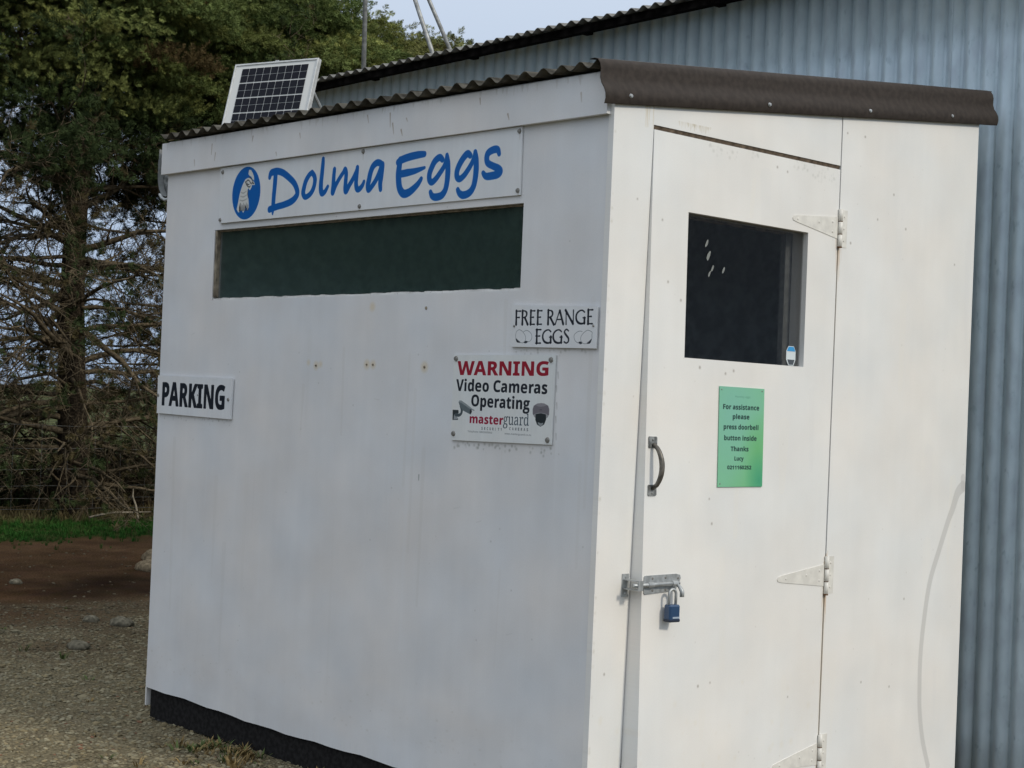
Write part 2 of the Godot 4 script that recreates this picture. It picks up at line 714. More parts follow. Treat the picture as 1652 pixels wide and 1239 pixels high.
func gravel() -> void:
	var mat := plain(Color.WHITE, 0.85)
	mat.vertex_color_use_as_albedo = true
	for kind in 3:
		var xf := []
		var col := []
		for k in 15000:
			var x := rng.randf_range(-8.5, 0.2) if k % 3 == 0 else rng.randf_range(-5.6, -0.3)
			var z := rng.randf_range(-3.4, 1.9) if k % 3 == 0 else rng.randf_range(-1.8, 1.4)
			if x > -2.36 and z < -0.03:
				continue
			var m := mix_at(x, z)
			if rng.randf() > m[0] * 1.2 + 0.08:
				continue
			var r := 0.005 + 0.011 * pow(rng.randf(), 1.8)
			if rng.randf() < 0.008:
				r *= 2.0
			var b := Basis.from_euler(Vector3(rng.randf_range(-0.5, 0.5), rng.randf() * TAU, rng.randf_range(-0.5, 0.5))).scaled(Vector3(r, r * 0.8, r))
			xf.append(Transform3D(b, Vector3(x, height(x, z) + r * 0.05, z)))
			var v := rng.randf_range(0.68, 1.2)
			var c: Color = [Color(0.215, 0.187, 0.120), Color(0.24, 0.217, 0.148), Color(0.178, 0.16, 0.107), Color(0.208, 0.172, 0.102)][rng.randi() % 4]
			if rng.randf() < 0.012:
				c = Color(0.17, 0.095, 0.06)
			if m[0] < 0.5:
				c = c.lerp(Color(0.075, 0.055, 0.036), 0.5)
			c = c.lerp(Color(0.10, 0.085, 0.058), (1.0 - m[0]) * 0.7)
			col.append(Color(c.r * v, c.g * v, c.b * v))
		var o := scatter("loose_gravel", pebble(70 + kind), mat, xf, col)
		tag(o, ["pale loose gravel chips covering the yard beside the shed", "coarse grey gravel chips strewn over the yard", "brownish gravel chips mixed through the yard"][kind], "gravel")


func tuft() -> ArrayMesh:
	var s := begin()
	for k in 9:
		var a := rng.randf() * TAU
		var o := Vector3(cos(a), 0, sin(a))
		var r := rng.randf_range(0.0, 0.35)
		var h := rng.randf_range(0.6, 1.0)
		var side := Vector3(-o.z, 0, o.x) * 0.055
		var p := o * r
		var q := p + o * rng.randf_range(0.05, 0.25) + Vector3(0, h * 0.6, 0)
		var t := q + o * rng.randf_range(0.1, 0.4) + Vector3(0, h * 0.35, 0)
		quad(s, p - side, p + side, q + side * 0.8, q - side * 0.8)
		tri(s, q - side * 0.8, q + side * 0.8, t)
	s.generate_normals()
	return s.commit()


func grass() -> void:
	var mat := plain(Color.WHITE, 0.7)
	mat.vertex_color_use_as_albedo = true
	mat.backlight_enabled = true
	mat.backlight = Color(0.1, 0.12, 0.04)
	var xf := []
	var col := []
	for k in 26000:
		var x := rng.randf_range(-13.4, -8.4)
		var z := rng.randf_range(-8.5, 0.5)
		var m := mix_at(x, z)
		if rng.randf() > m[2] * 1.05 + 0.02:
			continue
		var under := smoothstep(10.55, 11.2, -x)
		if rng.randf() < under * 0.75:
			continue
		var h := rng.randf_range(0.025, 0.06) * (1.0 + under * 1.2)
		xf.append(Transform3D(Basis(Vector3.UP, rng.randf() * TAU).scaled(Vector3(h, h * rng.randf_range(0.6, 1.3), h)), Vector3(x, height(x, z) - 0.004, z)))
		var dry := clampf(under * 1.1 + gn.get_noise_2d(x * 300.0, z * 300.0) * 0.4, 0.0, 1.0)
		var c := Color(0.026, 0.082, 0.016).lerp(Color(0.15, 0.12, 0.06), dry)
		var v := rng.randf_range(0.7, 1.3)
		col.append(Color(c.r * v, c.g * v, c.b * v))
	var dxf := []
	var dcol := []
	for k in 420:
		var near := rng.randf() < 0.5
		var x := rng.randf_range(-2.0, -0.9) if near else rng.randf_range(-5.5, -1.0)
		var z := 0.02 + absf(rng.randfn(0.0, 0.12)) if near else rng.randf_range(-1.6, 1.2)
		if gn.get_noise_2d(x * 260.0 + 7.0, z * 260.0) < (-0.05 if near else 0.22) or (x > -2.36 and z < 0.01):
			continue
		var h := rng.randf_range(0.02, 0.055)
		dxf.append(Transform3D(Basis(Vector3.UP, rng.randf() * TAU).scaled(Vector3(h * 1.5, h * rng.randf_range(0.4, 1.0), h * 1.5)), Vector3(x, height(x, z) - 0.003, z)))
		var v := rng.randf_range(0.7, 1.3)
		var c := Color(0.23, 0.165, 0.075) if rng.randf() < 0.7 else Color(0.09, 0.12, 0.045)
		dcol.append(Color(c.r * v, c.g * v, c.b * v))
	tag(scatter("dry_grass", tuft(), mat, dxf, dcol), "sparse dry grass tufts in the gravel along the shed's black skirting", "dry grass")
	var o := scatter("grass", tuft(), mat, xf, col)
	tag(o, "strip of short green grass along the foot of the wire fence", "grass")


# ======================= the corrugated barn ==========================================
const BZ := -2.25        # the barn's long wall
const BEAVE := 3.125


func eave(x: float) -> float:   # the old eave is not quite level
	return BEAVE + (x + 3.863) * 0.0185


func barn() -> void:
	var b := thing("corrugated_barn", "long grey-blue corrugated iron barn standing behind the white shed", "barn", Vector3(-4.9, 0, BZ))
	var pitch := 0.0762
	for k in 7:
		var s := begin(true)
		var x0 := -4.9 + k * pitch * 10.0
		var dz := 0.0009 * (k % 2) + 0.0003 * (k % 3)
		corrugated(s, 10 if k < 6 else 8, pitch, 0.0145, 8, func(u, v, h): return Vector3(x0 + u, -0.3 + v * (eave(x0 + u) + 0.325), BZ - 0.0153 + dz + h + 0.003 * sin((x0 + u) * 2.1 + v * 3.0)), 0.0012, 0.36)
		put("wall_sheet", s, M.zinc, b)
	var s2 := begin(true)
	corrugated(s2, 78, pitch, 0.0085, 1, func(u, v, h): return Vector3(-4.9 - h, v * (BEAVE - 0.02 + minf(u, 5.95 - u) * 0.17), BZ - 0.02 - u))
	put("end_wall", s2, M.zinc, b)
	s2 = begin(true)
	corrugated(s2, 78, pitch, 0.0085, 1, func(u, v, h): return Vector3(0.27 + h, v * (BEAVE + 0.04 + minf(u, 5.95 - u) * 0.17), BZ - 0.02 - u))
	put("end_wall", s2, M.zinc, b)
	s2 = begin()
	box(s2, Vector3(-4.88, 0.05, BZ - 5.95), Vector3(0.25, BEAVE, BZ - 5.9))
	put("back_wall", s2, M.zinc, b)
	# roof sheets: the ends of the waves show along the eave
	for k in 8:
		var s := begin(true)
		var x0 := -5.0 + k * pitch * 9.0
		var dy := 0.002 * (k % 2)
		corrugated(s, 9, pitch, 0.0105, 4, func(u, v, h): return Vector3(x0 + u, eave(x0 + u) + dy + v * 3.08 * 0.17 + h, BZ + 0.13 - v * 3.08 + 0.006 * sin((x0 + u) * 7.0) * (1.0 - v)))
		put("roof_sheet", s, M.barn_roof, b)
	var s3 := begin(true)
	corrugated(s3, 72, pitch, 0.0105, 1, func(u, v, h): return Vector3(-5.0 + u, eave(-5.0 + u) + (1.0 - v) * 3.08 * 0.17 + h, BZ - 2.95 - v * 3.2))
	put("rear_roof", s3, M.barn_roof, b)
	# eave timbers under the sheets, near-black colour standing in for the shade there
	var s4 := begin()
	plate(s4, PackedVector2Array([Vector2(-4.95, eave(-4.95) - 0.045), Vector2(0.4, eave(0.4) - 0.045), Vector2(0.4, eave(0.4) - 0.008), Vector2(-4.95, eave(-4.95) - 0.008)]), func(x, y, h): return Vector3(x, y, BZ + 0.06 + h), 0.0, 0.035)
	put("eave_purlin", s4, M.dark_wood, b)
	for k in 7:
		var s := begin()
		var x := -4.8 + k * 0.82
		box(s, Vector3(x, eave(x) - 0.04, BZ + 0.012), Vector3(x + 0.045, eave(x) + 0.002, BZ + 0.0585), 0.003)
		put("rafter_end", s, M.dark_wood, b)


# ======================= the white shed ===============================================
func post_edge(y: float) -> float:
	return -0.166 + 0.0165 * (2.15 - y)


func door_x(z: float, y: float) -> float:
	return 0.033 * (2.15 - y) * clampf((z + 1.088) / 0.93, 0.0, 1.02)


func on_front(x: float, y: float, h: float) -> Vector3:
	return Vector3(x, y, h)


func on_right(z: float, y: float, h: float) -> Vector3:
	return Vector3(h, y, z)


func on_door(z: float, y: float, h: float) -> Vector3:
	return Vector3(door_x(z, y) + h, y, z)


func roof_y(z: float) -> float:
	return 2.296 + (0.05 - z) * 0.117


func shed() -> void:
	var shed := thing("egg_shed", "small white painted plywood shed with a lean-to roof, slot window and narrow door", "shed", Vector3(0, 0, 0))
	# painted surfaces
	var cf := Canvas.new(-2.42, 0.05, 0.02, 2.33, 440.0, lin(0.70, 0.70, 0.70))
	cf.weather(101, 0.06, 0.016, 0.03)
	front_marks(cf)
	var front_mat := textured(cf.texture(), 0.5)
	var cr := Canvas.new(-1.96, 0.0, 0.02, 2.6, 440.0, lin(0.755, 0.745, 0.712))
	cr.weather(111, 0.045, 0.010, 0.025)
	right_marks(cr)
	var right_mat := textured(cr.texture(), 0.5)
	for m in [front_mat, right_mat]:
		m.normal_enabled = true
		m.normal_texture = noise_tex(55, 0.008, [], 1024, true)
		m.normal_scale = 0.06
	var uf := func(x, y): return cf.uv(x, y)
	var ur := func(z, y): return cr.uv(z, y)
	# the wall with the signs
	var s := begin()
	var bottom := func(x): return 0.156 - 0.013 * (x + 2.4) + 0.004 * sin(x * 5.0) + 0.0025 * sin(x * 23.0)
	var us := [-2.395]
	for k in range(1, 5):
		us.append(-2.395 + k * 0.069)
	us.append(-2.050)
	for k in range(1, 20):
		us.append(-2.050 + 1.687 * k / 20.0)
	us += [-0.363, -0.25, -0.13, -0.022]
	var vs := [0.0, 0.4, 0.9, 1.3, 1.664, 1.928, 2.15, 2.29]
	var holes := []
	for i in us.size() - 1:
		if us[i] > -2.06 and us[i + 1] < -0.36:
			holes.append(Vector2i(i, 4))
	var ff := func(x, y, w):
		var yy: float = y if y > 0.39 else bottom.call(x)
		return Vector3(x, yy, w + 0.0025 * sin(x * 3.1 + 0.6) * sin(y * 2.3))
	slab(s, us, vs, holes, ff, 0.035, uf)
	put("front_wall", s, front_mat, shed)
	# fascia board above the sign
	s = begin()
	slab(s, [-2.417, -1.6, -0.8, -0.014], [2.161, 2.22, 2.282], [], func(x, y, w): return Vector3(x, y + 0.002 * sin(x * 4.0), 0.021 + w + 0.0015 * sin(x * 2.7)), 0.0165, uf)
	put("fascia_board", s, front_mat, shed)
	# walls one does not see from outside, floor: they keep the inside dark
	s = begin()
	box(s, Vector3(-2.395, 0.14, -1.93), Vector3(-2.362, 2.30, -0.036))
	put("end_wall", s, M.white, shed)
	s = begin()
	box(s, Vector3(-2.361, 0.14, -1.93), Vector3(-0.03, 2.50, -1.90))
	put("back_wall", s, M.white, shed)
	s = begin()
	box(s, Vector3(-2.36, 0.11, -1.898), Vector3(-0.075, 0.15, -0.037))
	put("floor", s, M.inside, shed)
	for side in [[Vector3(-2.36, 0.152, -1.897), Vector3(-0.08, 2.36, -1.885)], [Vector3(-2.36, 0.152, -1.884), Vector3(-2.345, 2.28, -0.04)]]:
		s = begin()
		box(s, side[0], side[1])
		put("inner_lining", s, M.inside if side[0].z < -1.89 else M.pale_green, shed)
	# window in the signs' wall
	s = begin()
	box(s, Vector3(-2.06, 1.655, -0.0265), Vector3(-0.355, 1.936, -0.0225))
	var pane := put("window", s, M.glass, shed)
	s = begin()
	for k in 60:   # rough bead of putty along the sill and down the left side
		var x := -2.047 + k * 0.028
		box(s, Vector3(x, 1.6645, -0.022), Vector3(x + 0.0279, 1.669 + rng.randf() * 0.004, -0.003 - rng.randf() * 0.004))
	put("putty", s, M.white, pane).set_meta("kind", "stuff")
	s = begin()
	box(s, Vector3(-2.0495, 1.6745, -0.0222), Vector3(-2.037, 1.9275, -0.004), 0.002)
	put("frame_left", s, M.wood_edge, pane)
	s = begin()
	box(s, Vector3(-2.036, 1.9215, -0.0222), Vector3(-0.364, 1.9277, -0.012), 0.002)
	put("frame_top", s, M.wood_edge, pane)
	# black skirting under the shed and what it stands on
	s = begin()
	slab(s, [-2.375, -1.6, -0.8, -0.012], [0.0, 0.1], [], func(x, y, w): return Vector3(x, (bottom.call(x) - 0.004) if y > 0.05 else 0.048 - 0.010 * (x + 2.4) - 0.22 * smoothstep(-1.1, 0.1, x), -0.012 + w), 0.04, uf)
	put("skirting_board", s, M.black, shed)
	s = begin()
	box(s, Vector3(-0.06, -0.25, -1.92), Vector3(-0.02, 0.13, -0.055), 0.003)
	put("skirting_board", s, M.black, shed)
	s = begin()
	box(s, Vector3(-2.37, -0.05, -0.30), Vector3(-2.02, 0.05, -0.022), 0.012)
	put("foundation_block", s, M.concrete, shed)
	s = begin()
	box(s, Vector3(-1.30, -0.06, -0.34), Vector3(-0.95, 0.034, -0.03), 0.012)
	put("foundation_block", s, M.concrete, shed)
	s = begin()
	box(s, Vector3(-2.404, 0.088, -0.034), Vector3(-2.3955, 0.205, -0.004), 0.001)
	put("corner_trim", s, M.white, shed)
	# right-hand wall: corner board, header over the door, side panel
	s = begin()
	var fpost := func(u, y, w): return Vector3(w, y if y < 2.18 else roof_y(-0.08) - 0.066, lerpf(0.004, post_edge(y) + 0.001, u))
	slab(s, [0.0, 0.5, 1.0], [0.10, 0.6, 1.2, 1.8, 2.153, 2.2], [], fpost, 0.021, func(u, y): return cr.uv(lerpf(0.004, -0.166, u), y))
	put("corner_board", s, right_mat, shed)
	s = begin()
	slab(s, [-1.0885, -0.8, -0.5, -0.1665], [2.1545, 2.4], [], func(z, y, w): return Vector3(w - 0.0012, y if y < 2.2 else roof_y(z) - 0.066, z), 0.02, ur)
	put("header_panel", s, right_mat, shed)
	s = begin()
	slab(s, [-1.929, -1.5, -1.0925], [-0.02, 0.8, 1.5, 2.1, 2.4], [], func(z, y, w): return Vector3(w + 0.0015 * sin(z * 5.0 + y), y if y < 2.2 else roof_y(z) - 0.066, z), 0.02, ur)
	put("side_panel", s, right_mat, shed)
	for e in [[Vector3(-0.07, 0.11, -1.06), Vector3(-0.0225, 0.15, -0.16)], [Vector3(-0.07, 0.155, -1.14), Vector3(-0.0225, 2.36, -1.095)], [Vector3(-0.10, 0.155, -0.13), Vector3(-0.06, 2.26, -0.075)], [Vector3(-0.07, 2.165, -1.09), Vector3(-0.022, 2.25, -0.135)]]:
		s = begin()
		box(s, e[0], e[1])
		put("door_frame", s, M.wood_edge, shed)
	s = begin()
	box(s, Vector3(-0.013, 2.138, -1.0865), Vector3(-0.004, 2.156, -0.168))
	put("door_stop", s, M.stop_wood, shed)
	door(shed, right_mat, cr)
	# roof of corrugated iron, its wave ends along the low edge
	for k in 3:
		s = begin(true)
		var x0 := -2.388 + k * 0.762
		var dy := 0.0015 * (k % 2)
		corrugated(s, 10 if k < 2 else 11, 0.0762, 0.0108, 5, func(u, v, h):
			var z: float = 0.052 - v * 2.10 + 0.004 * sin((x0 + u) * 9.0)
			return Vector3(x0 + u, roof_y(z) + 0.007 + dy + h, z), 0.0018)
		put("roof_sheet", s, M.old_roof, shed)
	for k in 4:
		var z := -0.05 - k * 0.58
		s = begin()
		box(s, Vector3(-2.39, roof_y(z) - 0.058, z - 0.045), Vector3(-0.035, roof_y(z) - 0.0145, z), 0.0)
		put("purlin", s, M.dark_wood, shed)
	# brown barge flashing down the right edge of the roof
	s = begin(true)
	var prof := [Vector2(-0.056, 0.0195), Vector2(-0.036, 0.0205), Vector2(-0.022, 0.0165), Vector2(-0.012, 0.003), Vector2(-0.0085, -0.012), Vector2(-0.0095, -0.036), Vector2(-0.0035, -0.053), Vector2(0.0065, -0.067), Vector2(0.0135, -0.082), Vector2(0.0150, -0.096), Vector2(0.0120, -0.109), Vector2(0.0105, -0.113)]
	var nseg := 12
	for side in 2:
		for i in nseg:
			for j in prof.size() - 1:
				var p := []
				for q in [[0, 0], [1, 0], [1, 1], [0, 1]]:
					var z: float = 0.060 - 2.09 * (i + q[0]) / nseg
					var c: Vector2 = prof[j + q[1]]
					var bend := 0.0015 * sin(z * 3.0) + 0.0008 * sin(z * 11.0)
					p.append(Vector3(c.x + 0.002 + bend - side * 0.0014, roof_y(z) + c.y - side * 0.0014, z))
				if side:
					quad(s, p[3], p[2], p[1], p[0])
				else:
					quad(s, p[0], p[1], p[2], p[3])
	put("barge_flashing", s, M.brown, shed)
	for z in [-0.045, -0.68, -1.22, -1.72]:
		s = begin()
		var y: float = roof_y(z) - 0.090
		stud(s, func(u, v, h): return Vector3(0.0165 + h, v, u), z, y, 0.0068, 0.005)
		put("flashing_screw", s, M.galv, shed)
	# galvanised gutter along the far end, seen edge on past the corner
	s = begin(true)
	var gp := [Vector2(-2.478, 2.268), Vector2(-2.484, 2.21), Vector2(-2.482, 2.15), Vector2(-2.470, 2.112), Vector2(-2.450, 2.088), Vector2(-2.425, 2.078), Vector2(-2.401, 2.082)]
	for i in gp.size() - 1:
		var a: Vector2 = gp[i]
		var c: Vector2 = gp[i + 1]
		quad(s, Vector3(a.x, a.y, -0.004), Vector3(c.x, c.y, -0.004), Vector3(c.x, c.y, -1.95), Vector3(a.x, a.y, -1.95))
		quad(s, Vector3(a.x + 0.0015, a.y + 0.0015, -1.95), Vector3(c.x + 0.0015, c.y + 0.0015, -1.95), Vector3(c.x + 0.0015, c.y + 0.0015, -0.004), Vector3(a.x + 0.0015, a.y + 0.0015, -0.004))
	var gutter := put("gutter", s, M.galv, shed)
	s = begin()
	var endp := PackedVector2Array()
	for q in gp:
		endp.append(q + Vector2(0.002, 0.002))
	endp.append(Vector2(-2.401, 2.262))
	plate(s, endp, on_front, -0.030, -0.028)
	put("stop_end", s, M.galv_dull, gutter)
	s = begin(true)
	tube(s, [Vector3(-2.476, 2.092, -0.012), Vector3(-2.452, 2.076, -0.008), Vector3(-2.425, 2.066, -0.007), Vector3(-2.401, 2.070, -0.010)], [0.005, 0.007, 0.007, 0.005], 8)
	put("gutter_lip", s, M.galv, gutter)
	# screws left in the paint
	for p in [[-0.797, 1.617, 0.0065], [-1.375, 1.426, 0.004], [-1.092, 1.433, 0.004], [-1.059, 1.433, 0.004], [-0.794, 1.428, 0.005]]:
		s = begin()
		stud(s, on_front, p[0], p[1], p[2], 0.004)
		put("nail_head", s, M.wood_edge, shed)


func front_marks(c: Canvas) -> void:
	var r := RandomNumberGenerator.new()
	r.seed = 77
	# patches of filler
	for p in [[-1375, 1426, 9], [-1350, 1431, 6], [-1092, 1433, 10], [-1059, 1433, 9], [-794, 1428, 11], [-1075, 1625, 9], [-1420, 1436, 5]]:
		c.spot(p[0], p[1], p[2] * 1.5, lin(0.66, 0.55, 0.38), 0.6, 6.0)
	# rust and grime running from the roof and the fascia nails
	for p in [[-2060, 2250, 40], [-2035, 2215, 30], [-1000, 2260, 46], [-985, 2225, 36], [-940, 2200, 20], [-915, 2235, 12], [-1640, 2185, 14], [-1500, 2240, 18], [-1120, 2265, 26], [-560, 2262, 20], [-430, 2200, 18], [-120, 2230, 26], [-2180, 2200, 24], [-1790, 2255, 20]]:
		c.line([p[0], p[1], p[0] + r.randf_range(-6, 8), p[1] - p[2]], [r.randf_range(3, 7), 1.5], lin(0.20, 0.13, 0.08), r.randf_range(0.35, 0.7))
	# short brown streaks under the scallops of the roof
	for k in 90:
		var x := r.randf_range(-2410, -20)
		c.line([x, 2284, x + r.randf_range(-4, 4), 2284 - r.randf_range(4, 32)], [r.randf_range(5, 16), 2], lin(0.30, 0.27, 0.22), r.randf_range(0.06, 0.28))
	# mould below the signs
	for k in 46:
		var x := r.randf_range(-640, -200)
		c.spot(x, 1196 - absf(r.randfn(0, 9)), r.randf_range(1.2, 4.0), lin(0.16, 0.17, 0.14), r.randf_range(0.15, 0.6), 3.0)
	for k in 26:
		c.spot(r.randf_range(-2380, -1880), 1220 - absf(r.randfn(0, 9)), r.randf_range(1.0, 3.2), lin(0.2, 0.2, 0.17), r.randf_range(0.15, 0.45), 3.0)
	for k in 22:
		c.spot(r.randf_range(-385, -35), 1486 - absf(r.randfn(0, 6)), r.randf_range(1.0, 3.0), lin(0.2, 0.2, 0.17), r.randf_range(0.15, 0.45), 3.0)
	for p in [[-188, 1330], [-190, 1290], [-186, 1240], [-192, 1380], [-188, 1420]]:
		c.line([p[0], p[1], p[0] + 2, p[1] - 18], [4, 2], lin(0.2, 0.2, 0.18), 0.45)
	# tide marks and long runs down the board
	for k in 34:
		var x := r.randf_range(-2380, -30)
		var y := r.randf_range(700, 1650)
		c.line([x, y, x + r.randf_range(-10, 10), y - r.randf_range(120, 600)], [r.randf_range(6, 30), r.randf_range(3, 14)], lin(0.52, 0.50, 0.46) if r.randf() < 0.6 else lin(0.76, 0.78, 0.80), r.randf_range(0.05, 0.15))
	# scuffs, ticks
	c.line([-801, 1083, -801, 1066], [4, 3], lin(0.15, 0.16, 0.16), 0.7)
	for k in 60:
		c.spot(r.randf_range(-2380, -40), r.randf_range(180, 2100), r.randf_range(0.8, 2.4), lin(0.25, 0.24, 0.22), r.randf_range(0.2, 0.6), 2.0)
	for k in 12:
		var x := r.randf_range(-2300, -100)
		var y := r.randf_range(300, 1600)
		c.line([x, y, x + r.randf_range(-30, 30), y + r.randf_range(-12, 12)], [2, 1], lin(0.42, 0.42, 0.40), 0.4)
	# splashes thrown up along the bottom
	for k in 130:
		var x := r.randf_range(-2390, -25)
		var y := 130.0 + absf(r.randfn(0, 95))
		c.spot(x, y, r.randf_range(1.0, 5.0), lin(0.36, 0.33, 0.26), r.randf_range(0.05, 0.22), 4.0)


func right_marks(c: Canvas) -> void:
	var r := RandomNumberGenerator.new()
	r.seed = 78
	# lichen and rust near the flashing and the door head
	for k in 26:
		var z := -0.33 + r.randfn(0, 0.05)
		c.line([z * 1000, 2218, z * 1000 + r.randf_range(-5, 5), 2218 - r.randf_range(10, 50)], [r.randf_range(4, 14), 2], lin(0.42, 0.36, 0.24), r.randf_range(0.1, 0.3))
	for k in 14:
		var z := -150.0 + r.randf_range(-22, 20)
		c.line([z, 2215, z + r.randf_range(-4, 4), 2215 - r.randf_range(25, 75)], [r.randf_range(2, 6), 1.5], lin(0.50, 0.40, 0.24), r.randf_range(0.2, 0.45))
	for p in [[-430, 2125], [-470, 2118], [-520, 2120], [-860, 2128], [-905, 2120], [-960, 2105], [-1010, 2112], [-1045, 2108], [-640, 2130]]:
		for k in 7:
			c.spot(p[0] + r.randfn(0, 14), p[1] + r.randfn(0, 9), r.randf_range(1.5, 5), lin(0.40, 0.40, 0.36), r.randf_range(0.1, 0.35), 3.0)
	# rust weeping from the hinges
	for p in [[-1094, 1884], [-1092, 752], [-1090, 160]]:
		for k in 16:
			c.line([p[0] + r.randfn(0, 7), p[1] + r.randf_range(0, 130), p[0] + r.randfn(0, 8), p[1] - r.randf_range(10, 130)], [r.randf_range(3, 8), 2], lin(0.40, 0.22, 0.10), r.randf_range(0.07, 0.24))
	c.line([-1091, 1880, -1090, 1500], [9, 4], lin(0.62, 0.52, 0.36), 0.3)
	c.line([-1090, 750, -1089, 200], [12, 7], lin(0.58, 0.46, 0.30), 0.35)
	# nail heads and chips
	for p in [[-805, 2098], [-752, 2106], [-1160, 1905], [-1310, 2000], [-1120, 2290], [-1220, 2292], [-1480, 1985], [-1400, 2095], [-1320, 430], [-1490, 400], [-395, 1455], [-560, 1452], [-520, 1442], [-455, 1060], [-470, 985], [-300, 1650], [-210, 1880], [-900, 420], [-420, 500], [-480, 505], [-240, 1700], [-1800, 1890], [-1560, 700], [-60, 560], [-110, 1930]]:
		c.spot(p[0], p[1], r.randf_range(2.0, 4.2), lin(0.22, 0.19, 0.16), 0.65, 2.5)
	for k in 60:
		c.spot(r.randf_range(-1920, -10), r.randf_range(150, 2200), r.randf_range(0.8, 2.0), lin(0.38, 0.35, 0.30), r.randf_range(0.2, 0.5), 2.0)
	for k in 26:
		var z := r.randf_range(-1900, -30)
		var y := r.randf_range(300, 2100)
		c.line([z, y, z + r.randf_range(-14, 14), y - r.randf_range(60, 400)], [r.randf_range(14, 60), r.randf_range(6, 30)], lin(0.66, 0.66, 0.66) if r.randf() < 0.5 else lin(0.80, 0.76, 0.66), r.randf_range(0.06, 0.16))
	for k in 40:
		var z := r.randf_range(-1060, -30)
		c.spot(z, 250 + absf(r.randfn(0, 90)), r.randf_range(2, 10), lin(0.66, 0.58, 0.42), r.randf_range(0.05, 0.2), 6.0)
	# a grey arc drawn over the paint, widest at its top end
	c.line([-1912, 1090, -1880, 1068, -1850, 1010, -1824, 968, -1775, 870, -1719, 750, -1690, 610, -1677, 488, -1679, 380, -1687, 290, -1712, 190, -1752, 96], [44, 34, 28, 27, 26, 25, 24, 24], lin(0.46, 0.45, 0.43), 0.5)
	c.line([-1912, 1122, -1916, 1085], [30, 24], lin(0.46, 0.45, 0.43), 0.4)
	# grime down the front edge of the corner board
	for k in 30:
		var y := r.randf_range(150, 2150)
		c.spot(-3.0, y, r.randf_range(2, 6), lin(0.45, 0.42, 0.35), r.randf_range(0.1, 0.35), 3.0)


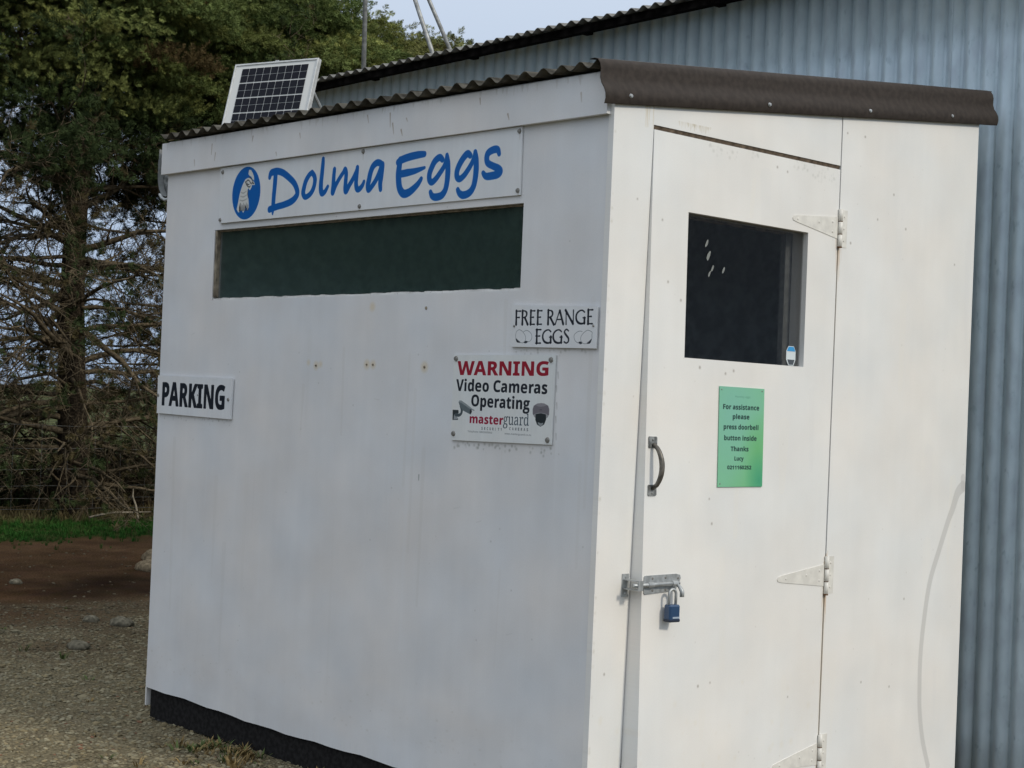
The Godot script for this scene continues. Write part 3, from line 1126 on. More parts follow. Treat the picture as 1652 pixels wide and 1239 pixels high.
func door(shed: Node3D, mat: Material, cr: Canvas) -> void:
	var s := begin()
	var zz := func(u, y): return lerpf(-1.0875, post_edge(y) - 0.0015, u)
	var fd := func(u, y, w):
		var z: float = zz.call(u, y)
		return Vector3(door_x(z, y) + w, y, z)
	var us := [0.0, 0.09, 0.176, 0.34, 0.5, 0.66, 0.823, 0.91, 1.0]
	var vs := [0.165, 0.4, 0.7, 1.0, 1.25, 1.481, 1.63, 1.78, 1.916, 2.03, 2.141]
	var holes := []
	for i in range(2, 6):
		for j in range(5, 8):
			holes.append(Vector2i(i, j))
	slab(s, us, vs, holes, fd, 0.062, func(u, y): return cr.uv(zz.call(u, y), y))
	var d := put("door", s, mat, shed)
	# window in the door: pane, beads
	s = begin()
	slab(s, [0.165, 0.34, 0.66, 0.834], [1.472, 1.63, 1.78, 1.925], [], func(u, y, w): return fd.call(u, y, w - 0.018), 0.004, func(u, y): return Vector2.ZERO)
	var pane := put("window", s, M.glass_door, d)
	for e in [[rect(0.150, 1.4715, 0.212, 1.9255), "frame_side"], [rect(0.2125, 1.9095, 0.85, 1.9255), "frame_top"]]:
		s = begin()
		var r: PackedVector2Array = e[0]
		slab(s, [r[0].x, (r[0].x + r[1].x) * 0.5, r[1].x], [r[0].y, (r[0].y + r[2].y) * 0.5, r[2].y], [], func(u, y, w): return fd.call(u, y, w - 0.0635), 0.02, func(u, y): return Vector2.ZERO)
		put(e[1], s, M.bead if e[1] == "frame_side" else M.wood_edge, d)
	# three tee hinges, painted over
	for h in [[1.948, 0.028, 0.064, -0.842, 1.955], [0.802, 0.028, 0.062, -0.822, 0.800], [0.215, 0.028, 0.062, -0.826, 0.204]]:
		var y: float = h[0]
		s = begin()
		plate(s, PackedVector2Array([Vector2(-1.083, y - 0.036), Vector2(-1.083, y + 0.036), Vector2(h[3] - 0.02, h[4] + 0.011), Vector2(h[3], h[4] + 0.007), Vector2(h[3] + 0.004, h[4]), Vector2(h[3], h[4] - 0.007), Vector2(h[3] - 0.02, h[4] - 0.011)]), on_door, -0.001, 0.0018)
		plate(s, rect(-1.135, y - 0.062, -1.098, y + 0.062), on_right, -0.001, 0.002)
		var hinge := put("hinge", s, mat_white_paint(), d)
		s = begin(true)
		for k in 3:
			var y0 := y - 0.062 + k * 0.0423
			tube(s, [Vector3(0.0065, y0, -1.0905), Vector3(0.0065, y0 + 0.0395, -1.0905)], [0.0075, 0.0075], 10)
		put("barrel", s, mat_white_paint(), hinge)
		s = begin()
		for k in 3:
			stud(s, func(u, v, w): return on_right(u, v, w + 0.002), -1.118, y - 0.04 + k * 0.04, 0.0045, 0.002)
		for q in [[-1.055, 0.018], [-1.055, -0.018], [-0.98, 0.006], [-0.865, 0.0]]:
			stud(s, func(u, v, w): return on_door(u, v, w + 0.0018), q[0], y + q[1] * 0.9 + (h[4] - y) * (q[0] + 1.083) / 0.24, 0.0045, 0.002)
		put("hinge_screws", s, mat_white_paint(), hinge).set_meta("kind", "stuff")
		s = begin()
		tube(s, [Vector3(0.0065, y - 0.0655, -1.0905), Vector3(0.0065, y - 0.0615, -1.0905)], [0.008, 0.008], 10)
		tube(s, [Vector3(0.0065, y - 0.0218, -1.0905), Vector3(0.0065, y - 0.0200, -1.0905)], [0.0079, 0.0079], 10)
		tube(s, [Vector3(0.0065, y + 0.0205, -1.0905), Vector3(0.0065, y + 0.0222, -1.0905)], [0.0079, 0.0079], 10)
		put("hinge_pin", s, M.rust, hinge).set_meta("kind", "stuff")
	# pull handle
	s = begin(true)
	var hz := -0.182
	var pts := []
	var rad := []
	for k in 13:
		var t := k / 12.0
		pts.append(on_door(hz - 0.004 * sin(PI * t), 1.222 - 0.128 * t, 0.004 + 0.032 * pow(sin(PI * t), 0.55)))
		rad.append(0.0062 + 0.0022 * sin(PI * t))
	tube(s, pts, rad, 10)
	var hd := put("door_handle", s, M.bronze, d)
	for y in [[1.2115, 1.2445], [1.0725, 1.1045]]:
		s = begin()
		plate(s, PackedVector2Array([Vector2(hz - 0.019, y[0] + 0.003), Vector2(hz - 0.016, y[0]), Vector2(hz + 0.016, y[0]), Vector2(hz + 0.019, y[0] + 0.003), Vector2(hz + 0.019, y[1] - 0.003), Vector2(hz + 0.016, y[1]), Vector2(hz - 0.016, y[1]), Vector2(hz - 0.019, y[1] - 0.003)]), on_door, -0.001, 0.003)
		stud(s, func(u, v, w): return on_door(u, v, w + 0.003), hz, (y[0] + y[1]) * 0.5 + (0.008 if y[0] > 1.15 else -0.008), 0.005, 0.003)
		put("handle_plate", s, M.galv_dull, hd)
	# tower bolt on the door, keeper on the corner board
	s = begin()
	var pl := PackedVector2Array([Vector2(-0.302, 0.800), Vector2(-0.300, 0.793), Vector2(-0.156, 0.788), Vector2(-0.152, 0.792), Vector2(-0.152, 0.838), Vector2(-0.156, 0.842), Vector2(-0.300, 0.842), Vector2(-0.318, 0.838), Vector2(-0.322, 0.828), Vector2(-0.315, 0.818)])
	plate(s, pl, on_door, -0.001, 0.003)
	var bolt := put("bolt", s, M.galv, d)
	s = begin(true)
	var bx := door_x(-0.2, 0.815) + 0.0125
	tube(s, [Vector3(bx, 0.816, -0.098), Vector3(bx, 0.816, -0.296)], [0.0062, 0.0062], 12)
	tube(s, [Vector3(bx, 0.816, -0.285), Vector3(bx + 0.012, 0.806, -0.287), Vector3(bx + 0.02, 0.794, -0.288), Vector3(bx + 0.021, 0.778, -0.288)], [0.005, 0.006, 0.007, 0.007], 8)
	put("bolt_rod", s, M.galv, bolt)
	s = begin()
	for zc in [-0.160, -0.265]:
		for k in 6:
			var a := PI * k / 6.0
			var b := PI * (k + 1) / 6.0
			var c0 := Vector3(bx - 0.001 + 0.0088 * sin(a), 0.816 + 0.0088 * cos(a), 0)
			var c1 := Vector3(bx - 0.001 + 0.0088 * sin(b), 0.816 + 0.0088 * cos(b), 0)
			quad(s, c0 + Vector3(0, 0, zc), c1 + Vector3(0, 0, zc), c1 + Vector3(0, 0, zc - 0.022), c0 + Vector3(0, 0, zc - 0.022))
			var o0 := (c0 - Vector3(bx, 0.816, 0)) * 0.75 + Vector3(bx, 0.816, 0)
			var o1 := (c1 - Vector3(bx, 0.816, 0)) * 0.75 + Vector3(bx, 0.816, 0)
			quad(s, c0 + Vector3(0, 0, zc), o0 + Vector3(0, 0, zc), o1 + Vector3(0, 0, zc), c1 + Vector3(0, 0, zc))
	put("bolt_staple", s, M.galv, bolt).set_meta("kind", "stuff")
	s = begin()
	for p in [[-0.19, 0.833], [-0.19, 0.798], [-0.25, 0.833], [-0.25, 0.798], [-0.309, 0.829]]:
		stud(s, func(u, v, w): return on_door(u, v, w + 0.003), p[0], p[1], 0.0045, 0.002)
	put("bolt_screws", s, M.screw, bolt).set_meta("kind", "stuff")
	s = begin()
	plate(s, rect(-0.135, 0.779, -0.107, 0.845), on_right, -0.001, 0.003)
	box(s, Vector3(0.0029, 0.8015, -0.131), Vector3(bx + 0.006, 0.8045, -0.111))
	box(s, Vector3(0.0029, 0.8275, -0.131), Vector3(bx + 0.006, 0.8305, -0.111))
	box(s, Vector3(bx + 0.0062, 0.8015, -0.131), Vector3(bx + 0.0088, 0.8305, -0.111))
	for y in [0.789, 0.836]:
		stud(s, func(u, v, w): return on_right(u, v, w + 0.003), -0.121, y, 0.0045, 0.002)
	put("bolt_keeper", s, M.galv, shed)


func mat_white_paint() -> Material:
	if not M.has("old_paint"):
		M.old_paint = grainy(lin(0.745, 0.725, 0.665), 0.5, 0.0, 41, 0.06, 2.0)
	return M.old_paint


# ======================= trees ========================================================
func spray_mesh(sd: int) -> ArrayMesh:
	var r := RandomNumberGenerator.new()
	r.seed = sd
	var s := begin()
	var n := 24
	for k in n:
		var t := (k + 0.5) / n
		var o := Vector3(r.randf_range(-0.03, 0.03), t * 0.85, r.randf_range(-0.03, 0.03))
		var a := k * 2.4 + r.randf_range(-0.4, 0.4)
		var d := Vector3(cos(a), r.randf_range(0.55, 1.1), sin(a) * 0.6).normalized()
		var l := (0.42 * (1.0 - t) + 0.16) * r.randf_range(0.75, 1.2)
		var side := d.cross(Vector3(r.randfn(), r.randfn(), r.randfn())).normalized()
		for j in 2:
			var w := 0.022 * r.randf_range(0.8, 1.3)
			var tip := o + d * l + (side * (j - 0.5) * 0.22 * l)
			var mid := o + d * l * 0.5 + side * (j - 0.5) * 0.06
			tri(s, o, mid + side * w, tip)
			tri(s, o, tip, mid - side * w)
	s.generate_normals()
	return s.commit()


func limb(s: SurfaceTool, r: RandomNumberGenerator, from: Vector3, dir: Vector3, length: float, rad: float, droop: float, level: int, ends: Array) -> void:
	var n := 6 if level == 0 else (4 if level == 1 else 3)
	var pts := [from]
	var radii := [rad]
	var d := dir.normalized()
	var p := from
	for k in n:
		d = (d + Vector3(r.randfn(0, 0.16), r.randfn(0, 0.14) - droop / n, r.randfn(0, 0.16))).normalized()
		p += d * length / n
		pts.append(p)
		radii.append(rad * (1.0 - 0.82 * (k + 1.0) / n))
	tube(s, pts, radii, 5 if level == 0 else 3, false)
	ends.append([p, d, level])
	if level >= 3:
		return
	var kids: int = [7, 6, 3][level]
	for k in kids:
		var t := r.randf_range(0.15, 1.0)
		var i := mini(int(t * n), n - 1)
		var q: Vector3 = pts[i].lerp(pts[i + 1], t * n - i)
		var along: Vector3 = (pts[i + 1] - pts[i]).normalized()
		var side := along.cross(Vector3(r.randfn(), r.randfn(), r.randfn())).normalized()
		limb(s, r, q, along * r.randf_range(0.3, 0.9) + side * r.randf_range(0.5, 1.0), length * r.randf_range(0.28, 0.5), maxf(rad * (1.0 - 0.8 * t) * 0.55, 0.0034), droop * 0.5, level + 1, ends)


func trees() -> void:
	var bark := grainy(lin(0.075, 0.058, 0.040), 0.95, 0.0, 61, 0.5, 3.0)
	var twig := grainy(lin(0.20, 0.16, 0.105), 0.95, 0.0, 62, 0.45, 2.0)
	var leaf := plain(Color.WHITE, 0.75)
	leaf.vertex_color_use_as_albedo = true
	leaf.backlight_enabled = true
	leaf.backlight = Color(0.16, 0.20, 0.06)
	var spec := [
		[-12.3, 1.0, 6.8, "dark cypress hedge tree at the open near end of the shelter row"],
		[-12.1, -1.85, 6.8, "cypress hedge tree left of the bare trunk, its low boughs at the photo's left edge"],
		[-11.55, -4.52, 6.6, "tall cypress with a bare trunk and dead lower branches left of the shed"],
		[-12.1, -6.9, 6.05, "cypress behind the solar panel, between the bare trunk and the barn roof"],
		[-12.4, -9.2, 5.75, "cypress whose yellowish top shows behind the mast above the barn roof"],
		[-12.6, -11.6, 5.55, "farthest cypress of the row, its top just showing over the barn eave"],
	]
	for i in spec.size():
		var t: Array = spec[i]
		tree(i, Vector3(t[0], 0, t[1]), t[2], t[3], bark, twig, leaf)
	undergrowth(leaf, twig)
	# unseen trees added along the row, leafy to the ground so windows reflect dark
	var first := thing("cypress_tree", "unseen dense cypress added past the left edge to darken the window reflection", "tree", Vector3(-12.6, 0, 3.6), "unseen cypress trees added beyond the left edge for dark reflections")
	var s := begin(true)
	tube(s, [Vector3(-12.6, -0.05, 3.6), Vector3(-12.55, 3.0, 3.6), Vector3(-12.6, 5.8, 3.6)], [0.2, 0.14, 0.05], 10)
	put("trunk", s, bark, first)
	var xf := []
	var col := []
	for k in 5200:
		var v := Vector3(rng.randfn(), rng.randfn(), rng.randfn()).normalized()
		var p := Vector3(-12.6, 3.3, 3.6) + v * Vector3(1.7, 3.2, 1.9) * pow(rng.randf(), 0.25)
		xf.append(Transform3D(frame((v + Vector3(0, 0.3, 0)).normalized(), rng.randf() * TAU).scaled(Vector3.ONE * rng.randf_range(0.22, 0.42)), p))
		var f := rng.randf_range(0.7, 1.3)
		col.append(Color(0.045 * f, 0.06 * f, 0.024 * f))
	scatter("crown", spray_mesh(48), leaf, xf, col, first)
	for k in 5:
		var o: Node3D = first.duplicate()
		o.name = numbered("cypress_tree")
		add_child(o)
		o.position = first.position + Vector3(0.25 * sin(k * 2.0), 0, 2.5 * (k + 1))
		o.set_meta("label", "unseen dense cypress added to the row, leafy to the ground for dark reflections")


func tree(i: int, at: Vector3, top: float, label: String, bark: Material, twig: Material, leaf: Material) -> void:
	var r := RandomNumberGenerator.new()
	r.seed = 900 + i
	var o := thing("cypress_tree", label, "tree", at, "cypress trees in the shelter row")
	var s := begin(true)
	var pts := []
	var rad := []
	for k in 12:
		var y := k / 11.0 * (top - 0.9)
		pts.append(at + Vector3(0.05 * sin(y * 1.1 + i), y - 0.05, 0.05 * cos(y * 0.9 + i * 2.0) - 0.05))
		rad.append(lerpf(0.165, 0.05, k / 11.0) * (1.35 if k == 0 else 1.0))
	tube(s, pts, rad, 14)
	put("trunk", s, bark, o)
	# branches: dead and bare low down, carrying the crown higher up
	s = begin(true)
	var ends := []
	var seen := i == 1 or i == 2 or i == 3
	var count := 86 if i == 2 else (50 if seen else 16)
	for k in count:
		var y := r.randf_range(0.45, 3.5) if i != 2 else 0.3 + 3.3 * (k + r.randf()) / count
		if not seen:
			y = r.randf_range(3.0, 4.8)
		var a := r.randf() * TAU
		var d := Vector3(cos(a), r.randf_range(-0.05, 0.5) + (0.25 if y > 3.0 else 0.0), sin(a) * 1.15)
		var base := at + Vector3(0, y, 0)
		limb(s, r, base, d, r.randf_range(1.0, 2.1), r.randf_range(0.016, 0.042), r.randf_range(0.0, 0.5), 0 if seen else 1, ends)
	put("branches", s, twig, o)
	# crown: many sprays gathered into boughs
	var xf := []
	var col := []
	var low := 3.75
	var rx := 1.7
	var rz := 1.75
	var cy := (top + low) * 0.5
	var ry := (top - low) * 0.5
	for k in 175:
		var v := Vector3(r.randfn(), r.randfn(), r.randfn()).normalized()
		var q := pow(r.randf(), 0.35)
		if v.x < -0.3 and r.randf() < 0.6:
			v.x = -v.x
		var c := Vector3(at.x - 0.35 + v.x * rx * q, cy + v.y * ry * q, at.z + v.z * rz * q)
		var flat := r.randf_range(0.34, 0.62)
		var out := Vector3(v.x, 0.25, v.z * 0.6).normalized()
		var shade := r.randf()
		var sprays := 210
		var lean := (out + Vector3(r.randfn() * 0.5, r.randfn() * 0.35 - 0.1, r.randfn() * 0.8)).normalized()
		var tone := Color(0.105, 0.145, 0.050).lerp(Color(0.235, 0.250, 0.080), shade * shade)
		if r.randf() < 0.05:
			tone = Color(0.095, 0.070, 0.032)
		if i >= 4:
			tone = tone.lerp(Color(0.20, 0.19, 0.085), 0.5)
		for j in sprays:
			var w := Vector3(r.randfn(), r.randfn() * 0.55, r.randfn()).normalized()
			w.y = absf(w.y) * 0.9 - 0.25 if r.randf() < 0.8 else w.y
			var p := c + w * Vector3(flat, flat * 0.6, flat) * pow(r.randf(), 0.3)
			var up := (lean * 0.75 + w * 0.25 + Vector3(r.randfn(), r.randfn() * 0.7, r.randfn()) * 0.38).normalized()
			var size := r.randf_range(0.065, 0.135)
			xf.append(Transform3D(frame(up, r.randf() * TAU).scaled(Vector3.ONE * size), p))
			var f := r.randf_range(0.7, 1.35)
			col.append(Color(tone.r * f, tone.g * f, tone.b * f))
	# dark lower boughs still in leaf
	for k in (12 if seen else 0):
		var c := at + Vector3(r.randf_range(-1.4, 1.2), r.randf_range(1.0, 3.7), r.randf_range(-1.5, 1.5))
		var tone := Color(0.045, 0.060, 0.026) if r.randf() < 0.6 else Color(0.080, 0.066, 0.033)
		var long := Vector3(r.randf_range(0.2, 0.5), 0.13, r.randf_range(0.2, 0.55))
		for j in 46:
			var w := Vector3(r.randfn(), r.randfn(), r.randfn()) * 0.6
			xf.append(Transform3D(frame((w + Vector3(0.4, 0.1, 0)).normalized(), r.randf() * TAU).scaled(Vector3.ONE * r.randf_range(0.08, 0.18)), c + w * long))
			var f := r.randf_range(0.7, 1.35)
			col.append(Color(tone.r * f, tone.g * f, tone.b * f))
	# a few living tufts at the ends of the lower boughs
	for e in ends:
		if e[2] >= 2 and r.randf() < (0.08 if seen else 0.05):   # dry, half dead sprigs
			for j in 2:
				var up3: Vector3 = (e[1] + Vector3(r.randfn(), r.randfn(), r.randfn()) * 0.5).normalized()
				xf.append(Transform3D(frame(up3, r.randf() * TAU).scaled(Vector3.ONE * r.randf_range(0.06, 0.15)), e[0]))
				var g := r.randf_range(0.7, 1.3)
				var dry := Color(0.085, 0.070, 0.034) if r.randf() < 0.6 else Color(0.05, 0.062, 0.026)
				col.append(Color(dry.r * g, dry.g * g, dry.b * g))
		if e[2] < 2 and r.randf() < (0.05 if seen else 0.0) or (e[0].y > 3.3 and r.randf() < 0.10):
			var m := r.randi_range(4, 12)
			for j in m:
				var up2: Vector3 = (e[1] + Vector3(r.randfn(), r.randfn(), r.randfn()) * 0.5).normalized()
				xf.append(Transform3D(frame(up2, r.randf() * TAU).scaled(Vector3.ONE * r.randf_range(0.10, 0.2)), e[0] + Vector3(r.randfn(), r.randfn(), r.randfn()) * 0.09))
				var f := r.randf_range(0.7, 1.3)
				col.append(Color(0.045 * f, 0.064 * f, 0.026 * f))
	scatter("crown", spray_mesh(40 + i), leaf, xf, col, o)


func frame(up: Vector3, turn: float) -> Basis:
	var a := up.cross(Vector3(0.3, 0.2, 0.9)).normalized()
	return Basis(a, up, a.cross(up)) * Basis(Vector3.UP, turn)


func undergrowth(leaf: Material, twig: Material) -> void:
	var r := RandomNumberGenerator.new()
	r.seed = 555
	var xf := []
	var col := []
	for k in 120:
		var c := Vector3(r.randf_range(-14.2, -11.9), 0, r.randf_range(-8.5, 0.0))
		var hgt := r.randf_range(0.25, 1.15)
		var brown := r.randf() < 0.45
		for j in 55:
			var p := c + Vector3(r.randfn() * 0.28, absf(r.randfn()) * hgt * 0.5, r.randfn() * 0.28)
			if p.x > -11.35:
				continue
			xf.append(Transform3D(frame(Vector3(r.randfn() * 0.6, r.randfn() * 0.5 + 0.5, r.randfn() * 0.6).normalized(), r.randf() * TAU).scaled(Vector3.ONE * r.randf_range(0.1, 0.22)), p))
			var f := r.randf_range(0.6, 1.3)
			var t := Color(0.055, 0.042, 0.026) if brown else Color(0.030, 0.045, 0.018)
			col.append(Color(t.r * f, t.g * f, t.b * f))
	var o := scatter("undergrowth", spray_mesh(99), leaf, xf, col)
	tag(o, "dark scrubby undergrowth in the shade beneath the hedge trees", "undergrowth")
	# dead wood lying about under the trees
	var s := begin(true)
	var ends := []
	for k in 26:
		var p := Vector3(r.randf_range(-13.2, -11.4), r.randf_range(0.05, 0.7), r.randf_range(-7.5, -1.5))
		limb(s, r, p, Vector3(r.randfn() * 0.5, r.randf_range(-0.05, 0.5), r.randfn()), r.randf_range(0.7, 1.6), r.randf_range(0.01, 0.026), 0.3, 1, ends)
	var b := put("dead_branches", s, grainy(lin(0.085, 0.07, 0.048), 0.95, 0.0, 63, 0.4, 2.0), self)
	b.set_meta("kind", "stuff")
	tag(b, "tangle of dead branches lying behind the wire fence", "dead wood")


# ======================= fence ========================================================
func fence() -> void:
	var f := thing("wire_fence", "thin netting wire fence running in front of the hedge trees", "fence", Vector3(-11.2, 0, -3.0))
	var wire := plain(lin(0.16, 0.16, 0.15), 0.6, 0.3)
	for y in [0.10, 0.20, 0.32, 0.48, 0.68, 0.90]:
		var s := begin(true)
		var pts := []
		var rad := []
		for k in 29:
			var z := -9.0 + k * 0.375
			pts.append(Vector3(-11.2 - (z + 3.7) * 0.05 * -1.0 + 0.004 * sin(z * 7.0 + y * 20.0), y + 0.035 + 0.006 * sin(z * 5.0 + y * 9.0), z))
			rad.append(0.0022)
		tube(s, pts, rad, 4)
		put("wire", s, wire, f)
	for k in 36:
		var s := begin()
		var z := -9.0 + k * 0.29
		var x := -11.2 + (z + 3.7) * 0.05
		tube(s, [Vector3(x, 0.13, z), Vector3(x + 0.004, 0.5, z + rng.randf_range(-0.01, 0.01)), Vector3(x, 0.94, z)], [0.0017, 0.0017, 0.0017], 4)
		put("stay_wire", s, wire, f)
	for z in [-2.6, -7.2]:
		var s := begin(true)
		var x: float = -11.26 + (z + 3.7) * 0.05
		tube(s, [Vector3(x, -0.1, z), Vector3(x, 1.12, z)], [0.055, 0.05], 10)
		put("fence_post", s, M.wood_edge, f)


# ======================= mast, solar panel ============================================
func mast() -> void:
	var m := thing("aerial_mast", "galvanised pipe mast with two slanting stays on the barn roof", "mast", Vector3(-4.80, 3.2, -2.8))
	var pole := grainy(lin(0.40, 0.41, 0.40), 0.5, 0.35, 71, 0.3, 2.0)
	var s := begin(true)
	tube(s, [Vector3(-4.815, 3.15, -2.8), Vector3(-4.86, 4.75, -2.8), Vector3(-4.875, 5.4, -2.8)], [0.0145, 0.0145, 0.0145], 12)
	put("pole", s, pole, m)
	for p in [Vector3(-3.72, 3.10, -2.5), Vector3(-4.20, 3.22, -3.1)]:
		s = begin(true)
		tube(s, [p, Vector3(-4.858, 4.66, -2.8)], [0.0125, 0.0125], 12)
		put("stay", s, pole, m)
	s = begin(true)
	tube(s, [Vector3(-4.857, 4.63, -2.8), Vector3(-4.859, 4.70, -2.8)], [0.024, 0.024], 12)
	put("collar", s, M.galv, m)


func solar_panel() -> void:
	var th := deg_to_rad(17.3)
	var tilt := deg_to_rad(15.0)
	var u := Vector3(cos(th), 0, -sin(th))
	var n0 := Vector3(sin(th), 0, cos(th))
	var up := Vector3.UP * cos(tilt) - n0 * sin(tilt)
	var n := n0 * cos(tilt) + Vector3.UP * sin(tilt)
	var A := Vector3(-2.193, 2.338, -0.1)
	var t := Transform3D(Basis(u, up, n), A)
	var f := func(a, b, h): return t * Vector3(a, b, h)
	var o := thing("solar_panel", "small white-framed solar panel propped on the shed roof edge", "solar panel", A)
	var w := 0.402
	var y0 := -0.045
	var y1 := 0.272
	var white := plain(lin(0.66, 0.66, 0.63), 0.45)
	var s := begin()
	box(s, Vector3(0.006, y0 + 0.006, -0.010), Vector3(w - 0.006, y1 - 0.006, -0.0005), 0.0, t)
	put("backing_sheet", s, white, o)
	var alu := grainy(lin(0.62, 0.63, 0.62), 0.45, 0.3, 81, 0.12, 3.0)
	for e in [[Vector3(0, y0, -0.018), Vector3(0.0075, y1, 0.003)], [Vector3(w - 0.0075, y0, -0.018), Vector3(w, y1, 0.003)], [Vector3(0.0077, y1 - 0.0075, -0.018), Vector3(w - 0.0077, y1, 0.003)], [Vector3(0.0077, y0, -0.018), Vector3(w - 0.0077, y0 + 0.0075, 0.003)]]:
		s = begin()
		box(s, e[0], e[1], 0.0012, t)
		put("frame", s, alu, o)
	var cell := plain(lin(0.016, 0.017, 0.024), 0.5)
	cell.metallic_specular = 0.15
	var cw := 0.3195 / 9.0
	for c in 9:
		for k in 8:
			var pair := k / 2
			var yb := 0.2525 - (k + 1) * 0.0313 - pair * 0.0008
			s = begin()
			var x := 0.0405 + c * cw
			var lo := Vector3(x + 0.0016, yb + (0.0025 if k % 2 == 1 else 0.0012), 0.0)
			var hi := Vector3(x + cw - 0.0016, yb + 0.0313 - (0.0025 if k % 2 == 0 else 0.0012), 0.0012)
			box(s, lo, hi, 0.0, t)
			put("cell", s, cell, o)
	s = begin()
	box(s, Vector3(w * 0.5 - 0.01, y1 + 0.0002, -0.012), Vector3(w * 0.5 + 0.006, y1 + 0.007, -0.002), 0.001, t)
	put("clip", s, M.galv, o)
	for a in [0.06, w - 0.07]:
		s = begin()
		var p: Vector3 = t * Vector3(a, y1 - 0.05, -0.019)
		tube(s, [p, Vector3(p.x - 0.03, roof_y(p.z - 0.16) + 0.004, p.z - 0.16)], [0.006, 0.006], 6)
		put("prop", s, M.galv, o)


# ======================= signs ========================================================
# a thin board on the surface f, its face printed with the canvas
func board(called: String, label: String, category: String, c: Canvas, q: Array, f: Callable, h0: float, h1: float, rough := 0.35, group := "") -> Node3D:
	var mid: Vector3 = f.call((q[0].x + q[2].x) * 0.5, q[0].y, 0.0)
	var o := thing(called, label, category, mid, group)
	var s := begin()
	var nx := 6
	for i in nx:
		var a := float(i) / nx
		var b := float(i + 1) / nx
		var p := [q[0].lerp(q[1], a), q[3].lerp(q[2], a), q[3].lerp(q[2], b), q[0].lerp(q[1], b)]
		var top := []
		var bot := []
		var uv := []
		for v in p:
			top.append(f.call(v.x, v.y, h1))
			bot.append(f.call(v.x, v.y, h0))
			uv.append(c.uv(v.x, v.y))
		quv(s, top, uv)
		quv(s, [bot[3], bot[2], bot[1], bot[0]], [uv[3], uv[2], uv[1], uv[0]])
		quv(s, [top[0], top[3], bot[3], bot[0]], [uv[0], uv[3], uv[3], uv[0]])
		quv(s, [top[2], top[1], bot[1], bot[2]], [uv[2], uv[1], uv[1], uv[2]])
		if i == 0:
			quv(s, [top[1], top[0], bot[0], bot[1]], [uv[1], uv[0], uv[0], uv[1]])
		if i == nx - 1:
			quv(s, [top[3], top[2], bot[2], bot[3]], [uv[3], uv[2], uv[2], uv[3]])
	put("panel", s, textured(c.texture(), rough), o)
	return o


func screws(o: Node3D, f: Callable, h: float, at: Array, r: float, tall := 0.004) -> void:
	for p in at:
		var s := begin()
		stud(s, func(u, v, w): return f.call(u, v, w + h), p[0] * 0.001, p[1] * 0.001, r, tall)
		put("screw", s, M.screw, o)


func font(called: String, bold := false) -> SystemFont:
	var f := SystemFont.new()
	f.font_names = PackedStringArray([called])
	f.font_weight = 700 if bold else 400
	return f


